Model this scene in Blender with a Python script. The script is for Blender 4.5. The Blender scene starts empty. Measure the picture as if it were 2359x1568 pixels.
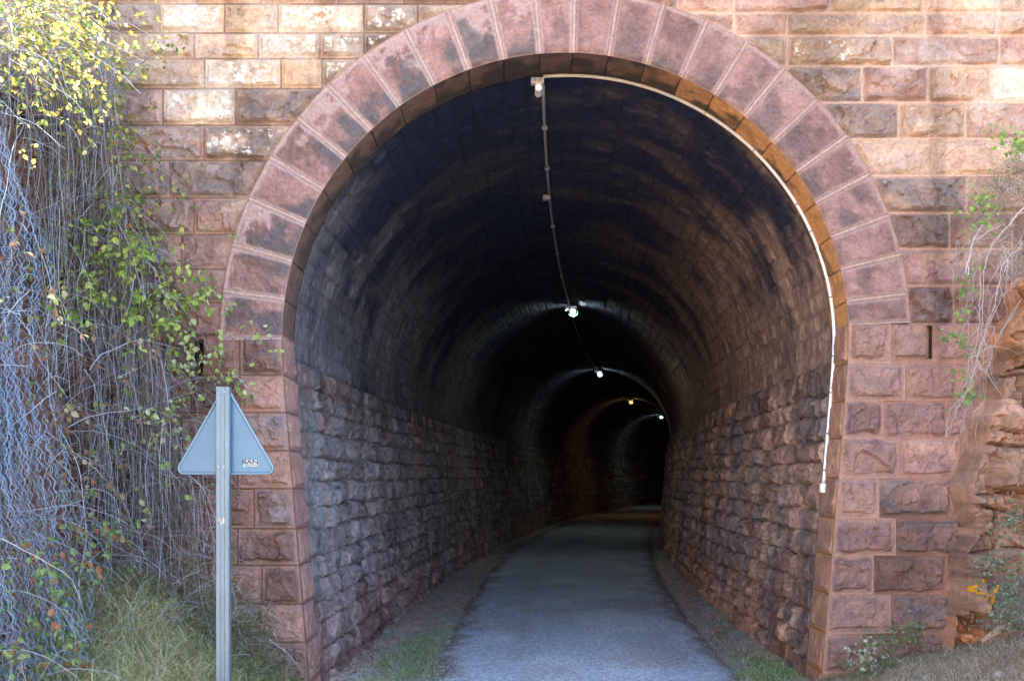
import bpy, math, random
import numpy as np
from math import sin, cos, pi, radians, sqrt, atan2, exp
random.seed(7)
RNG = np.random.default_rng(11)
S = bpy.context.scene
COL = S.collection

# ------------------------------------------------------------------ camera, sky, sun
F, D0, CH = 2250.0, 7.5, 1.75            # focal length in view pixels (2358 wide), distance to the portal, eye height
cd = bpy.data.cameras.new('camera'); cam = bpy.data.objects.new('camera', cd); COL.objects.link(cam)
cam.location = (0, -D0, CH); cam.rotation_euler = (radians(90), 0, 0)
cd.sensor_width = 36; cd.lens = F / 2358 * 36; cd.shift_y = (1095 - 784) / 2358
cd.clip_start = 0.05; cd.clip_end = 2000
S.camera = cam
SUNV = np.array([0.62, 0.28, 0.70]); SUNV /= np.linalg.norm(SUNV)     # direction towards the sun
w = bpy.data.worlds.new('World'); S.world = w; w.use_nodes = True
wt = w.node_tree; bg = wt.nodes['Background']
sky = wt.nodes.new('ShaderNodeTexSky'); sky.sky_type = 'NISHITA'; sky.sun_disc = False
sky.sun_elevation = math.asin(SUNV[2]); sky.sun_rotation = atan2(SUNV[0], SUNV[1])
sky.air_density = 1.0; sky.dust_density = 1.2; sky.ozone_density = 1.6
wt.links.new(sky.outputs[0], bg.inputs[0]); bg.inputs[1].default_value = 0.15
sl = bpy.data.lights.new('sun', 'SUN'); sl.energy = 5.0; sl.angle = radians(0.5); sl.color = (1.0, 0.93, 0.80)
so = bpy.data.objects.new('sun', sl); COL.objects.link(so)
from mathutils import Vector
so.rotation_euler = Vector(SUNV).to_track_quat('Z', 'Y').to_euler()
S.render.engine = 'CYCLES'
S.view_settings.view_transform = 'Standard'; S.view_settings.look = 'None'
S.view_settings.exposure = 2.82; S.view_settings.gamma = 1.0
S.cycles.max_bounces = 8; S.cycles.diffuse_bounces = 5; S.cycles.use_denoising = True

# ------------------------------------------------------------------ noise in numpy
import contextlib
NOERR = contextlib.nullcontext()
def hsh(ix, iy, iz, seed=0):
    with NOERR:
        h = (ix.astype(np.int64) * 374761393 + iy.astype(np.int64) * 668265263 + iz.astype(np.int64) * 2147483647 + seed * 974634777) & 0xffffffff
        h = ((h ^ (h >> 13)) * 1274126177) & 0xffffffff
        h = ((h ^ (h >> 16)) * 2246822519) & 0xffffffff
        h = h ^ (h >> 15)
    return (h & 0xffffff) / float(0x1000000)
def vn(x, y, z=0.0, seed=0):
    x, y, z = np.broadcast_arrays(np.asarray(x, float), np.asarray(y, float), np.asarray(z, float))
    ix, iy, iz = np.floor(x), np.floor(y), np.floor(z)
    fx, fy, fz = x - ix, y - iy, z - iz
    fx = fx*fx*(3-2*fx); fy = fy*fy*(3-2*fy); fz = fz*fz*(3-2*fz)
    r = 0
    for a in (0, 1):
        for b in (0, 1):
            for c in (0, 1):
                wgt = (fx if a else 1-fx) * (fy if b else 1-fy) * (fz if c else 1-fz)
                r = r + wgt * hsh(ix+a, iy+b, iz+c, seed)
    return r
def fbm(x, y, z=0.0, o=4, seed=0, g=0.5):
    r, a, s, f = 0, 1.0, 0.0, 1.0
    for i in range(o):
        r = r + a * vn(x*f, y*f, z*f, seed + i*17); s += a; a *= g; f *= 2.03
    return r / s
def facet(u, v, sc, seed=0, tilt=1.6):
    x, y = u/sc, v/sc
    ix, iy = np.floor(x), np.floor(y)
    best = np.full(np.shape(x), 9.0); out = np.zeros(np.shape(x))
    z = np.zeros_like(ix)
    for a in (-1, 0, 1):
        for b in (-1, 0, 1):
            cx = ix+a; cy = iy+b
            px = cx + hsh(cx, cy, z, seed); py = cy + hsh(cx, cy, z, seed+1)
            dx, dy = x-px, y-py
            d = dx*dx + dy*dy
            val = (hsh(cx, cy, z, seed+2)-.5) + tilt*dx*(hsh(cx, cy, z, seed+3)-.5) + tilt*dy*(hsh(cx, cy, z, seed+4)-.5)
            m = d < best
            best = np.where(m, d, best); out = np.where(m, val, out)
    return out
def sst(a, b, x):
    t = np.clip((x-a)/(b-a), 0, 1); return t*t*(3-2*t)
def mixc(a, b, t):
    t = np.asarray(t)[..., None]; return np.asarray(a)*(1-t) + np.asarray(b)*t

# ------------------------------------------------------------------ object helpers
def tag(o, label=None, cat=None, group=None, kind=None):
    if label: o['label'] = label
    if cat: o['category'] = cat
    if group: o['group'] = group
    if kind: o['kind'] = kind
    return o
def empty(name, loc=(0, 0, 0)):
    o = bpy.data.objects.new(name, None); COL.objects.link(o); o.location = loc; o.empty_display_size = .1
    return o
class MB:
    """collects vertex / face arrays with a colour per vertex, becomes ONE mesh object"""
    def __init__(s): s.v = []; s.f = []; s.c = []; s.n = 0
    def add(s, V, Fc, C=(1, 1, 1, 0)):
        V = np.asarray(V, float).reshape(-1, 3); Fc = np.asarray(Fc, int)
        C = np.asarray(C, float)
        if C.ndim == 1: C = np.tile(C, (len(V), 1))
        if C.shape[1] == 3: C = np.hstack([C, np.zeros((len(C), 1))])
        s.v.append(V); s.c.append(C); s.f.append(Fc + s.n); s.n += len(V)
    def build(s, name, mat, parent=None, smooth=False):
        me = bpy.data.meshes.new(name)
        V = np.concatenate(s.v); C = np.concatenate(s.c)
        if parent is not None:
            V = V - np.array(parent_loc(parent))
        lens = np.concatenate([np.full(len(f), f.shape[1]) for f in s.f])
        loops = np.concatenate([f.ravel() for f in s.f])
        me.vertices.add(len(V)); me.vertices.foreach_set('co', V.ravel())
        me.loops.add(len(loops)); me.loops.foreach_set('vertex_index', loops.astype(np.int32))
        me.polygons.add(len(lens))
        me.polygons.foreach_set('loop_start', np.concatenate([[0], np.cumsum(lens)[:-1]]).astype(np.int32))
        me.polygons.foreach_set('loop_total', lens.astype(np.int32))
        me.update(calc_edges=True)
        a = me.color_attributes.new('Col', 'FLOAT_COLOR', 'POINT'); a.data.foreach_set('color', C.ravel())
        me.polygons.foreach_set('use_smooth', np.full(len(lens), smooth))
        me.materials.append(mat); me.validate()
        o = bpy.data.objects.new(name, me); COL.objects.link(o)
        if parent is not None: o.parent = parent
        return o
def parent_loc(p):
    l = np.array(p.location)
    while p.parent: p = p.parent; l = l + np.array(p.location)
    return l
def gridf(nu, nv):
    i = np.arange(nu-1)[:, None]*nv + np.arange(nv-1)[None, :]
    return np.stack([i, i+nv, i+nv+1, i+1], -1).reshape(-1, 4)
def box(m, c, s, C=(1, 1, 1, 0), rot=0, bev=0):
    """box; with bev its edges are chamfered"""
    hx, hy, hz = s[0]/2, s[1]/2, s[2]/2
    if bev <= 0:
        V = np.array([[x, y, z] for x in (-hx, hx) for y in (-hy, hy) for z in (-hz, hz)])
        Fc = [[0, 1, 3, 2], [4, 6, 7, 5], [0, 4, 5, 1], [2, 3, 7, 6], [0, 2, 6, 4], [1, 5, 7, 3]]
        fs = [np.array(Fc)]
    else:
        V = []; idx = {}
        for sx in (-1, 1):
            for sy in (-1, 1):
                for sz in (-1, 1):
                    for ax in range(3):
                        p = [sx*hx, sy*hy, sz*hz]
                        for k in range(3):
                            if k != ax: p[k] -= (sx, sy, sz)[k]*bev
                        idx[(sx, sy, sz, ax)] = len(V); V.append(p)
        V = np.array(V); q = []; t = []
        for ax in range(3):
            o1, o2 = [k for k in range(3) if k != ax]
            for s_ in (-1, 1):
                ring = []
                for a, b in ((-1, -1), (1, -1), (1, 1), (-1, 1)):
                    sg = [0, 0, 0]; sg[ax] = s_; sg[o1] = a; sg[o2] = b; ring.append(idx[(sg[0], sg[1], sg[2], ax)])
                q.append(ring)
        for ax in range(3):
            o1, o2 = [k for k in range(3) if k != ax]
            for a in (-1, 1):
                for b in (-1, 1):
                    r = []
                    for (s_, fa) in ((-1, o1), (1, o1), (1, o2), (-1, o2)):
                        sg = [0, 0, 0]; sg[ax] = s_; sg[o1] = a; sg[o2] = b; r.append(idx[(sg[0], sg[1], sg[2], fa)])
                    q.append(r)
        for sx in (-1, 1):
            for sy in (-1, 1):
                for sz in (-1, 1): t.append([idx[(sx, sy, sz, k)] for k in range(3)])
        fs = [np.array(q), np.array(t)]
    if rot:
        R = np.array([[cos(rot), -sin(rot), 0], [sin(rot), cos(rot), 0], [0, 0, 1]]); V = V @ R.T
    n0 = m.n
    m.add(V + np.array(c), fs[0], C)
    if len(fs) > 1: m.f.append(fs[1] + n0)
def tube(m, P, r, C=(1, 1, 1, 0), n=6, cap=True):
    P = np.asarray(P, float); k = len(P)
    r = np.broadcast_to(np.asarray(r, float), (k,))
    T = np.gradient(P, axis=0); T /= np.linalg.norm(T, axis=1)[:, None] + 1e-9
    ref = np.array([0.31, 0.95, 0.05]) if abs(T[:, 2]).mean() > .6 else np.array([0.05, 0.1, 1.0])
    A = np.cross(T, ref); A /= np.linalg.norm(A, axis=1)[:, None] + 1e-9
    B = np.cross(T, A)
    a = np.arange(n)*2*pi/n
    V = P[:, None, :] + r[:, None, None]*(np.cos(a)[None, :, None]*A[:, None, :] + np.sin(a)[None, :, None]*B[:, None, :])
    i = np.arange(k-1)[:, None]*n; j = np.arange(n)[None, :]; j2 = (j+1) % n
    Fc = np.stack([i+j, i+j2, i+n+j2, i+n+j], -1).reshape(-1, 4)
    n0 = m.n
    C = np.asarray(C, float)
    if C.ndim == 2: C = np.repeat(C, n, axis=0)
    m.add(V.reshape(-1, 3), Fc, C)
    if cap: m.f.append(np.array([list(range(n0, n0+n))[::-1]])); m.f.append(np.array([list(range(n0+(k-1)*n, n0+k*n))]))
def P(px, py, depth):
    """world point seen at photograph position (px,py) at this depth"""
    return np.array([(px-1179)*depth/F, depth-D0, CH + (1095-py)*depth/F])
def XV(px): return (px-1179)/300.0
def ZV(py): return CH + (1095-py)/300.0

# ------------------------------------------------------------------ materials
def mat(name, rough=.85, noise=(30, .25), bump=(60, .3, .004), spec=.3, metal=0.0, white=False, transl=0.0, tint=None, streak=None, coord='Object'):
    m = bpy.data.materials.new(name); m.use_nodes = True; t = m.node_tree; N = t.nodes; L = t.links
    b = N['Principled BSDF']; b.inputs['Roughness'].default_value = rough; b.inputs['Metallic'].default_value = metal
    b.inputs['Specular IOR Level'].default_value = spec
    at = N.new('ShaderNodeAttribute'); at.attribute_name = 'Col'
    tc = N.new('ShaderNodeTexCoord')
    def nz(scale, detail=5, rgh=.6, vec=None):
        n = N.new('ShaderNodeTexNoise'); n.inputs['Scale'].default_value = scale; n.inputs['Detail'].default_value = detail
        n.inputs['Roughness'].default_value = rgh; L.new(vec or tc.outputs[coord], n.inputs['Vector']); return n.outputs['Fac']
    def mr(src, a, b_, c, d):
        n = N.new('ShaderNodeMapRange'); n.inputs[1].default_value = a; n.inputs[2].default_value = b_
        n.inputs[3].default_value = c; n.inputs[4].default_value = d; L.new(src, n.inputs[0]); return n.outputs[0]
    def mulc(col, fac):
        n = N.new('ShaderNodeVectorMath'); n.operation = 'SCALE'; L.new(col, n.inputs[0]); L.new(fac, n.inputs['Scale']); return n.outputs[0]
    col = at.outputs['Color']
    if tint:
        n = N.new('ShaderNodeRGB'); n.outputs[0].default_value = (*tint, 1); col = n.outputs[0]
    if noise: col = mulc(col, mr(nz(noise[0]), .3, .7, 1-noise[1], 1+noise[1]))
    if streak:
        mp = N.new('ShaderNodeMapping'); mp.inputs['Scale'].default_value = streak[:3]; L.new(tc.outputs[coord], mp.inputs[0])
        col = mulc(col, mr(nz(1.0, 4, .6, mp.outputs[0]), .35, .65, 1-streak[3], 1+streak[3]))
    if white:     # flaking lime: amount in the alpha of Col
        ad = N.new('ShaderNodeMath'); ad.operation = 'ADD'; L.new(at.outputs['Alpha'], ad.inputs[0])
        L.new(mr(nz(16, 6, .7), .25, .75, -.5, .5), ad.inputs[1])
        mx = N.new('ShaderNodeMix'); mx.data_type = 'RGBA'; L.new(mr(ad.outputs[0], .44, .56, 0, 1), mx.inputs[0])
        L.new(col, mx.inputs[6]); n = N.new('ShaderNodeRGB'); n.outputs[0].default_value = (.60, .52, .43, 1)
        L.new(mulc(n.outputs[0], mr(nz(9), .3, .7, .8, 1.15)), mx.inputs[7]); col = mx.outputs[2]
    L.new(col, b.inputs['Base Color'])
    if bump:
        bn = N.new('ShaderNodeBump'); bn.inputs['Strength'].default_value = bump[1]; bn.inputs['Distance'].default_value = bump[2]
        L.new(nz(bump[0], 6, .7), bn.inputs['Height']); L.new(bn.outputs[0], b.inputs['Normal'])
    if transl:
        tr = N.new('ShaderNodeBsdfTranslucent'); L.new(col, tr.inputs['Color'])
        ms = N.new('ShaderNodeMixShader'); ms.inputs[0].default_value = transl
        L.new(b.outputs[0], ms.inputs[1]); L.new(tr.outputs[0], ms.inputs[2]); L.new(ms.outputs[0], N['Material Output'].inputs[0])
    return m
M_stone = mat('weathered_sandstone', .9, (38, .22), (70, .7, .012), white=True)
M_vouss = mat('tooled_sandstone', .9, (45, .22), (55, .9, .014), white=True)
M_wall = mat('rock_faced_masonry', .9, (22, .35), (45, .9, .015))
M_vault = mat('sooty_vault_masonry', .88, (14, .4), (40, .9, .015))
M_rock = mat('red_rock', .9, (14, .22), (35, .8, .015))
M_soil = mat('soil', .95, (20, .35), (50, .8, .02))
M_asph = mat('worn_asphalt', .9, (60, .55), (60, 1.0, .02), streak=(22, 22, 22, .25))
M_leaf = mat('leaf', .5, (40, .15), None, transl=.35)
M_stem = mat('dry_stem', .8, (60, .2), None)
M_grass = mat('grass_blade', .7, None, None, transl=.25)
M_wire = mat('galvanised_wire', .5, None, None, spec=.5, metal=.35)
M_metal = mat('galvanised_steel', .45, (60, .10), (90, .1, .001), metal=.55, spec=.5, streak=(25, 25, 3, .10))
M_panel = mat('aluminium_panel', .42, (8, .06), None, metal=.55, spec=.5)
M_pvc = mat('pvc', .5, (12, .12), None, spec=.4)
M_dark = mat('dark_void', 1, None, None, tint=(.012, .01, .01))
M_paint = mat('yellow_paint', .7, (50, .15), None)
M_plain = mat('plain_paint', .7, (60, .1), None)
def emis(name, c, st):
    m = bpy.data.materials.new(name); m.use_nodes = True; b = m.node_tree.nodes['Principled BSDF']
    b.inputs['Base Color'].default_value = (.8, .8, .8, 1)
    b.inputs['Emission Color'].default_value = (*c, 1); b.inputs['Emission Strength'].default_value = st
    return m

# ------------------------------------------------------------------ stone blocks
PURP = np.array([.20, .112, .094]); PINK = np.array([.39, .225, .165]); OCH = np.array([.54, .345, .185]); TAN = np.array([.42, .275, .19])
GREY = np.array([.20, .16, .15]); DARK = np.array([.10, .08, .07]); CREAM = np.array([.60, .49, .36]); MORT = np.array([.39, .205, .145]); ORNG = np.array([.60, .28, .10])
def cuts(a, b, res, fine):
    L = b-a
    off = [o for o in fine if o < L*.45]
    n = max(1, int(round((L-2*off[-1])/res)))
    mid = np.linspace(a+off[-1], b-off[-1], n+1)
    return np.concatenate([a+np.array(off[:-1]), mid, (b-np.array(off[:-1]))[::-1]])
FINE = [0, .004, .009, .017, .028]
#        colour A, colour B, white amount, dark amount, roughness amplitude
STY = {'W': (CREAM, OCH*1.1, .40, .0, .018), 'w': (CREAM, TAN, .38, .25, .024), 'O': (OCH, TAN, .12, .0, .018), 'o': (TAN, OCH, .22, .1, .03),
       'T': (TAN, PINK, .10, .05, .022), 'K': (DARK*2.0, TAN, .36, .35, .035), 'k': (GREY*1.1, TAN*.9, .05, .22, .035), 'G': (GREY*1.1, PINK*.85, .06, .08, .03),
       'R': (PURP, PURP*1.25, -.1, .04, .032), 'r': (PURP*1.5, PINK*.9, .0, .0, .024), 'P': (PINK, PURP*1.4, .05, .0, .018), 'D': (PURP*.85, GREY*.8, -.1, .08, .04),
       'C': (CREAM*.9, CREAM*.8, -.1, .0, .006)}
def block(m, u0, u1, v0, v1, fn, sty, seed, res=.014, margin=.026, clip=None, line=0, amp=1.0, extra=None, marc=MORT, fine=FINE, trans=.02):
    a, b_, wh, dk, rg = STY[sty]
    tn = np.asarray(marc)*.95; a = a*.74+tn*.26*(a.sum()/tn.sum())*1.1+.0; b_ = b_*.7+tn*.3
    us, vs = cuts(u0, u1, res, fine), cuts(v0, v1, res, fine)
    U, V = np.meshgrid(us, vs, indexing='ij')
    d = np.minimum(np.minimum(U-u0, u1-U), np.minimum(V-v0, v1-V))
    dj = d
    so = seed*3.17
    if extra is not None: d = np.minimum(d, extra(U, V))
    mg = margin*(.1 + 1.7*fbm(U*9+so, V*9, seed, 4, 5))
    s = sst(mg, mg+trans, d)
    big = facet(U+.05*(vn(U*9, V*9, seed, 3)-.5), V+.05*(vn(U*9, V*9, seed, 4)-.5), .17, seed*7 % 991, 1.5)
    med = facet(U+.02*vn(U*25, V*25, seed, 3), V+.02*vn(U*25, V*25, seed, 9), .06, seed*13 % 997, 1.6)
    fb = fbm(U*14+so, V*14, seed, 4, 3)-.5
    g = np.random.default_rng(seed)
    cu, cv = (u0+u1)/2, (v0+v1)/2
    tilt = (U-cu)*g.uniform(-.10, .10)+(V-cv)*g.uniform(-.18, .12)
    hgt = rg*amp*(1.15 + 1.0*big + .55*med + 1.4*fb) + tilt*amp*.5
    h = s*hgt + (1-s)*(.003*(fbm(U*30, V*30, seed, 2)-.5))
    ln = 1-sst(.002, .009, dj)
    h = h + ln*(.004 if line > 0 else -.006)
    n1 = fbm(U*5+so, V*7, seed, 4, 21); n2 = fbm(U*13+so, V*13, seed, 4, 31)
    c = mixc(a, b_, sst(.38, .66, n1))
    c = c*(.72+.6*n2)[..., None]*g.uniform(.78, 1.2)
    c = mixc(c, DARK, dk*sst(.5, .66, fbm(U*8+so, V*10, seed, 4, 41)))
    sc_ = sst(-.012, .012, d-mg+.035*(fbm(U*16+so, V*16, seed, 4, 77)-.5)+.012*(vn(np.array([seed*1.]), np.array([3.]))[0]))
    c = mixc(np.asarray(marc)*(.85+.3*n2)[..., None]*(1-.12*(n1-.5)[..., None]), c, sc_*.92)
    c = mixc(c, c*np.array([.88, .96, 1.08]), .6*sst(.5, .66, fbm(U*4+9, V*4, seed, 3, 88)))
    c = mixc(c, np.asarray(marc)*(1.25 if line > 0 else .35), ln*.8)
    al = s*(wh+.28*(n1-.5)*2) + (1-s)*-.2
    # lime clings towards the upper and outer edges of a face
    if fn is fface:      # old seepage and soot stains running across several stones
        st_ = sst(.50, .68, fbm(U*1.3+40, V*.8, 5, 5, 201)) * .38
        rn = sst(.52, .66, fbm(U*5.5+60, V*.55, 6, 4, 202)) * .28
        c = c*(1-np.maximum(st_, rn))[..., None]
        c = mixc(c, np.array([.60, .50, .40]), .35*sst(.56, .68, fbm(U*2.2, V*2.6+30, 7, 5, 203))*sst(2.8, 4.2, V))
    vals = fn(U, V, h)
    C = np.concatenate([c, al[..., None]], -1).reshape(-1, 4)
    Fc = gridf(len(us), len(vs))
    if clip is not None:
        k = clip((U[:-1, :-1]+U[1:, 1:])/2, (V[:-1, :-1]+V[1:, 1:])/2).reshape(-1)
        Fc = Fc[k]
    m.add(vals.reshape(-1, 3), Fc, C)

# ------------------------------------------------------------------ tunnel geometry
AC, AZ, AR, RT = (1302-1179)/300., ZV(774), 2.172, .470      # arch centre x, springing height, intrados radius, ring depth
REV = .40
def half(z):
    z = np.asarray(z, float)
    t = np.maximum(AZ-z, 0); return AR-.088*t*t/(t+.3)
def axis_x(y): y = np.maximum(y, 0); return AC + .028*y + .0031*y*y
def axis_t(y): return np.arctan(np.where(y > 0, .028+.0062*y, 0))

portal = empty('tunnel_portal', (AC, 0, 0))
tag(portal, 'old red sandstone railway tunnel portal with round arch and dark curving bore', 'tunnel')

# facade courses, read off the photograph: top, bottom, joints, style letters
LEFT = [(-345, -265, [150, 330, 500, 700, 900, 1100], 'TOTPOT'), (-265, -190, [60, 250, 420, 620, 790, 1000], 'TPOTOP'), (-190, -125, [150, 330, 500, 700, 900, 1100], 'TOTPOT'), (-125, -58, [60, 250, 420, 620, 790, 1000], 'TPOTOP'), (-58, 10, [180, 300, 455, 600, 780, 930], 'OPTOTP'),
        (10, 77, [60, 180, 368, 517, 640, 838, 962], 'TTGWOWw'), (77, 136, [100, 243, 447, 594, 736, 838, 962], 'TToOWwK'), (136, 205, [80, 272, 471, 647, 742, 840], 'TTOWOw'),
        (205, 289, [60, 215, 375, 542, 740], 'TTTwk'), (289, 370, [120, 262, 470, 700], 'TTGK'), (370, 456, [40, 205, 390, 640], 'TGGk'),
        (456, 540, [100, 262, 446, 620], 'GRDr'), (540, 620, [60, 230, 417, 580], 'RGGP'), (620, 697, [120, 300, 392, 560], 'RGDG'), (697, 780, [60, 250, 410, 560], 'RRGr')]
LQ = [(780, 864, [170, 330, 460, 553], 'RRDrD'), (864, 950, [100, 290, 440, 553], 'RDRDr'), (950, 1038, [170, 350, 474, 560], 'RDDRG'), (1038, 1125, [90, 280, 440, 548], 'RDDRr'),
      (1125, 1217, [160, 340, 470, 586], 'RDDRD'), (1217, 1301, [90, 290, 450, 548], 'RRRRR'), (1301, 1390, [180, 360, 480, 604], 'RRRrR'), (1390, 1478, [90, 290, 470, 600], 'RRRrP'), (1478, 1570, [180, 360, 500, 590], 'RRRRR'), (1570, 1625, [100, 300, 460, 600], 'RRRRR')]
RIGHT = [(-345, -265, [1690, 1850, 2060, 2260, 2440], 'OTPOT'), (-265, -190, [1750, 1960, 2160, 2340, 2540], 'TPOTP'), (-190, -125, [1750, 1960, 2160, 2340, 2540], 'TPOTP'), (-125, -58, [1690, 1850, 2060, 2260, 2440], 'OTPOT'), (-58, 32, [1560, 1690, 1912, 2125, 2300, 2500], 'TPOOTP'),
         (32, 84, [1690, 1813, 2130, 2294, 2470], 'POToT'), (84, 154, [1700, 1813, 2054, 2301, 2480], 'OoPPT'), (154, 238, [1811, 1985, 2137, 2279, 2440], 'kRoCT'),
         (238, 321, [1840, 2069, 2223, 2370, 2500], 'koTPT'), (321, 406, [1930, 2147, 2330, 2500], 'OOTP'), (406, 492, [1990, 2225, 2400], 'kTP'), (492, 574, [2040, 2186, 2330], 'DRR'),
         (574, 659, [2060, 2255, 2420], 'rRr'), (659, 748, [2070, 2196, 2350], 'DRr')]
RQ = [(748, 835, [2049, 2145, 2300], 'rPrr'), (835, 922, [2082, 2200, 2350], 'rrPr'), (922, 1008, [2033, 2180, 2330], 'Rrrr'), (1008, 1100, [2069, 2210, 2360], 'rPrr'),
      (1100, 1192, [2023, 2190, 2330], 'rGrr'), (1192, 1278, [2061, 2210, 2350], 'RGrr'), (1278, 1367, [2010, 2180, 2330], 'RrGr'), (1367, 1457, [2049, 2190, 2350], 'PGrr'), (1457, 1548, [1998, 2180, 2340], 'RRrr'), (1548, 1625, [2040, 2180, 2340], 'RRrr')]
fface = lambda x, z, h: np.stack([x, -h, z], -1)
def darch(x, z): return np.sqrt((x-AC)**2 + (z-AZ)**2) - (AR+RT)
HOLES = [(XV(453), XV(467), ZV(866), ZV(783)), (XV(2134), XV(2146), ZV(826), ZV(749))]
ZL = ZV(780)
def fclip(x, z):
    k = (darch(x, np.maximum(z, AZ)) > -.03) | ((z < ZL) & (x < AC)) | ((z < ZV(748)) & (x > AC))
    for (a, b, c, d) in HOLES: k &= ~((x > a) & (x < b) & (z > c) & (z < d))
    return k
mw = MB(); sd = 100
XL, XR = -8.5, 8.5
for side, rows in ((-1, LEFT), (1, RIGHT)):
    for (t, b, js, st) in rows:
        z1, z0 = ZV(t), ZV(b)
        zz = max(z0, AZ)
        xs = [XV(j) for j in js]
        if side < 0:
            e = AC
            ext = [xs[0]-.62*q for q in range(12, 0, -1)]
            bl = [XL] + [x for x in ext+xs if XL+.2 < x < e-.1]
            bl.append(e); st = st[0]*(len(bl)-2-len([x for x in xs if x < e-.1])) + st; ed = list(zip(bl[:-1], bl[1:]))
        else:
            e = AC
            bl = [e]+[x for x in xs + [xs[-1]+.58*q for q in range(1, 12)] if e < x < XR-.2]+[XR]; ed = list(zip(bl[:-1], bl[1:]))
            st = st[0] + st
        for i, (a, b2) in enumerate(ed):
            sd += 1
            # skip blocks wholly inside the arch ring
            cx = min(max(AC, a), b2)
            far = max(darch(np.array(q), np.array(r)) for q in (a, b2) for r in (z0, z1))
            if far < 0 and z0 > AZ-.3: continue
            near_x = (a if side > 0 else b2)
            sy = st[min(i, len(st)-1)]
            block(mw, a, b2, z0, z1, fface, sy, sd, clip=fclip, margin=.018, line=(1 if side > 0 else -1), extra=darch if z0 > AZ-.1 else (lambda x, z: darch(x, np.maximum(z, AZ))), marc=MORT*.85*(1-sst(2.6, 4.6, np.array(z0)))+np.array([.52, .325, .225])*sst(2.6, 4.6, np.array(z0)))  # mortar paler with height, painting in the stronger light up the wall
wall = mw
# jambs: quoins follow the inward-leaning edge of the opening
mj = {-1: MB(), 1: MB()}
for side, rows in ((-1, LQ), (1, RQ)):
    for (t, b, js, st) in rows:
        z1, z0 = ZV(t)+(.035 if t in (748, 780) else 0), ZV(b)
        xs = [XV(j) for j in js]
        if side < 0: xs = sorted(xs)[::-1]
        else: xs = sorted(xs)
        styl = st[::-1] if side < 0 else st
        xq = xs[0]
        w0 = abs(xq-(AC+side*float(half((z0+z1)/2))))
        sd += 1
        def fq(u, v, h, xq=xq, w0=w0, side=side):
            xe = AC + side*half(v)
            rnd = .02*np.exp(-(u/.02)**2)
            return np.stack([xe + (u/w0)*(xq-xe), -(h+.012)*np.minimum(1, .15+u/.05)+.0, v], -1)
        block(mj[side], 0, w0, z0, z1, fq, styl[0], sd, line=(1 if side > 0 else -1), margin=.034, marc=PINK*.85 if side < 0 else PINK*.95)
        bl = xs + [x for x in [xs[-1]+side*.6*q for q in range(1, 13)] if abs(x) < 8.3] + [XL if side < 0 else XR]
        for i in range(len(bl)-1):
            a, b2 = sorted((bl[i], bl[i+1])); sd += 1
            block(wall, a, b2, z0, z1, fface, styl[min(i+1, len(styl)-1)], sd, clip=fclip, line=(1 if side > 0 else -1), marc=MORT*.85)
        # reveal of the jamb
        sd += 1
        def fr(u, v, h, side=side):
            return np.stack([AC + side*(half(v)-h*.5-.002), u-.006, v], -1)
        block(mj[side], 0, REV, z0, z1, fr, 'r' if side < 0 else 'P', sd, line=-1, margin=.02, marc=PURP*1.3 if side < 0 else ORNG*.85, amp=.9)  # warm bounce on the right reveal is put into its mortar colour
# thickness of the portal wall: top, ends and the coping above
mt = MB()
box(mt, (0, .34, 6.62), (XR-XL+.1, .86, .22), (*(PINK*.9), 0), bev=.02)
cop = mt.build('coping', M_stone, portal)
for (a, b, c, d) in HOLES:
    md = MB(); V = np.array([[a, 0.0, c], [b, 0.0, c], [b, 0.0, d], [a, 0.0, d], [a, .3, c], [b, .3, c], [b, .3, d], [a, .3, d]])
    md.add(V, [[0, 1, 5, 4], [1, 2, 6, 5], [2, 3, 7, 6], [3, 0, 4, 7], [4, 5, 6, 7]], (.1, .06, .05, 0)); md.build('weep_slot', M_soil, portal)
# back and side faces closing the wall
bk = np.array([[XL, -.0, 0], [XL, .7, 0], [XL, .7, 6.5], [XL, 0, 6.5]]); wall.add(bk, [[0, 1, 2, 3]], (*TAN, 0))
bk = np.array([[XR, -.0, 0], [XR, .7, 0], [XR, .7, 6.5], [XR, 0, 6.5]]); wall.add(bk, [[0, 1, 2, 3]], (*TAN, 0))
# back of the wall (outside the bore) so that no light leaks round the lining
nb = 40; th = np.linspace(0, pi, nb); R2 = 2.35
ins = np.array([[AC+cos(t)*R2, .69, AZ+sin(t)*R2] for t in th] + [[AC-R2, .69, 0]]); ins = np.vstack([[AC+R2, .69, 0], ins])
out = ins.copy()
for i, p in enumerate(ins):
    dx, dz = p[0]-AC, p[2]-AZ*.99
    k = 1e9
    if abs(dx) > 1e-6: k = min(k, ((XR-AC) if dx > 0 else (XL-AC))/dx)
    if dz > 1e-6: k = min(k, (6.5-AZ*.99)/dz)
    if p[2] == 0: out[i] = [XR if dx > 0 else XL, .69, 0]
    else: out[i] = [AC+dx*k, .69, AZ*.99+dz*k]
n = len(ins); i = np.arange(n-1); wall.add(np.vstack([ins, out]), np.stack([i, i+1, i+1+n, i+n], -1), (*TAN, 0))
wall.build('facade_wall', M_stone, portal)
mj[-1].build('jamb', M_vouss, portal)['label'] = 'cool shaded quoin pier behind the sign'
mj[1].build('jamb', M_vouss, portal)['label'] = 'quoin pier beside the red rock'

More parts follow.
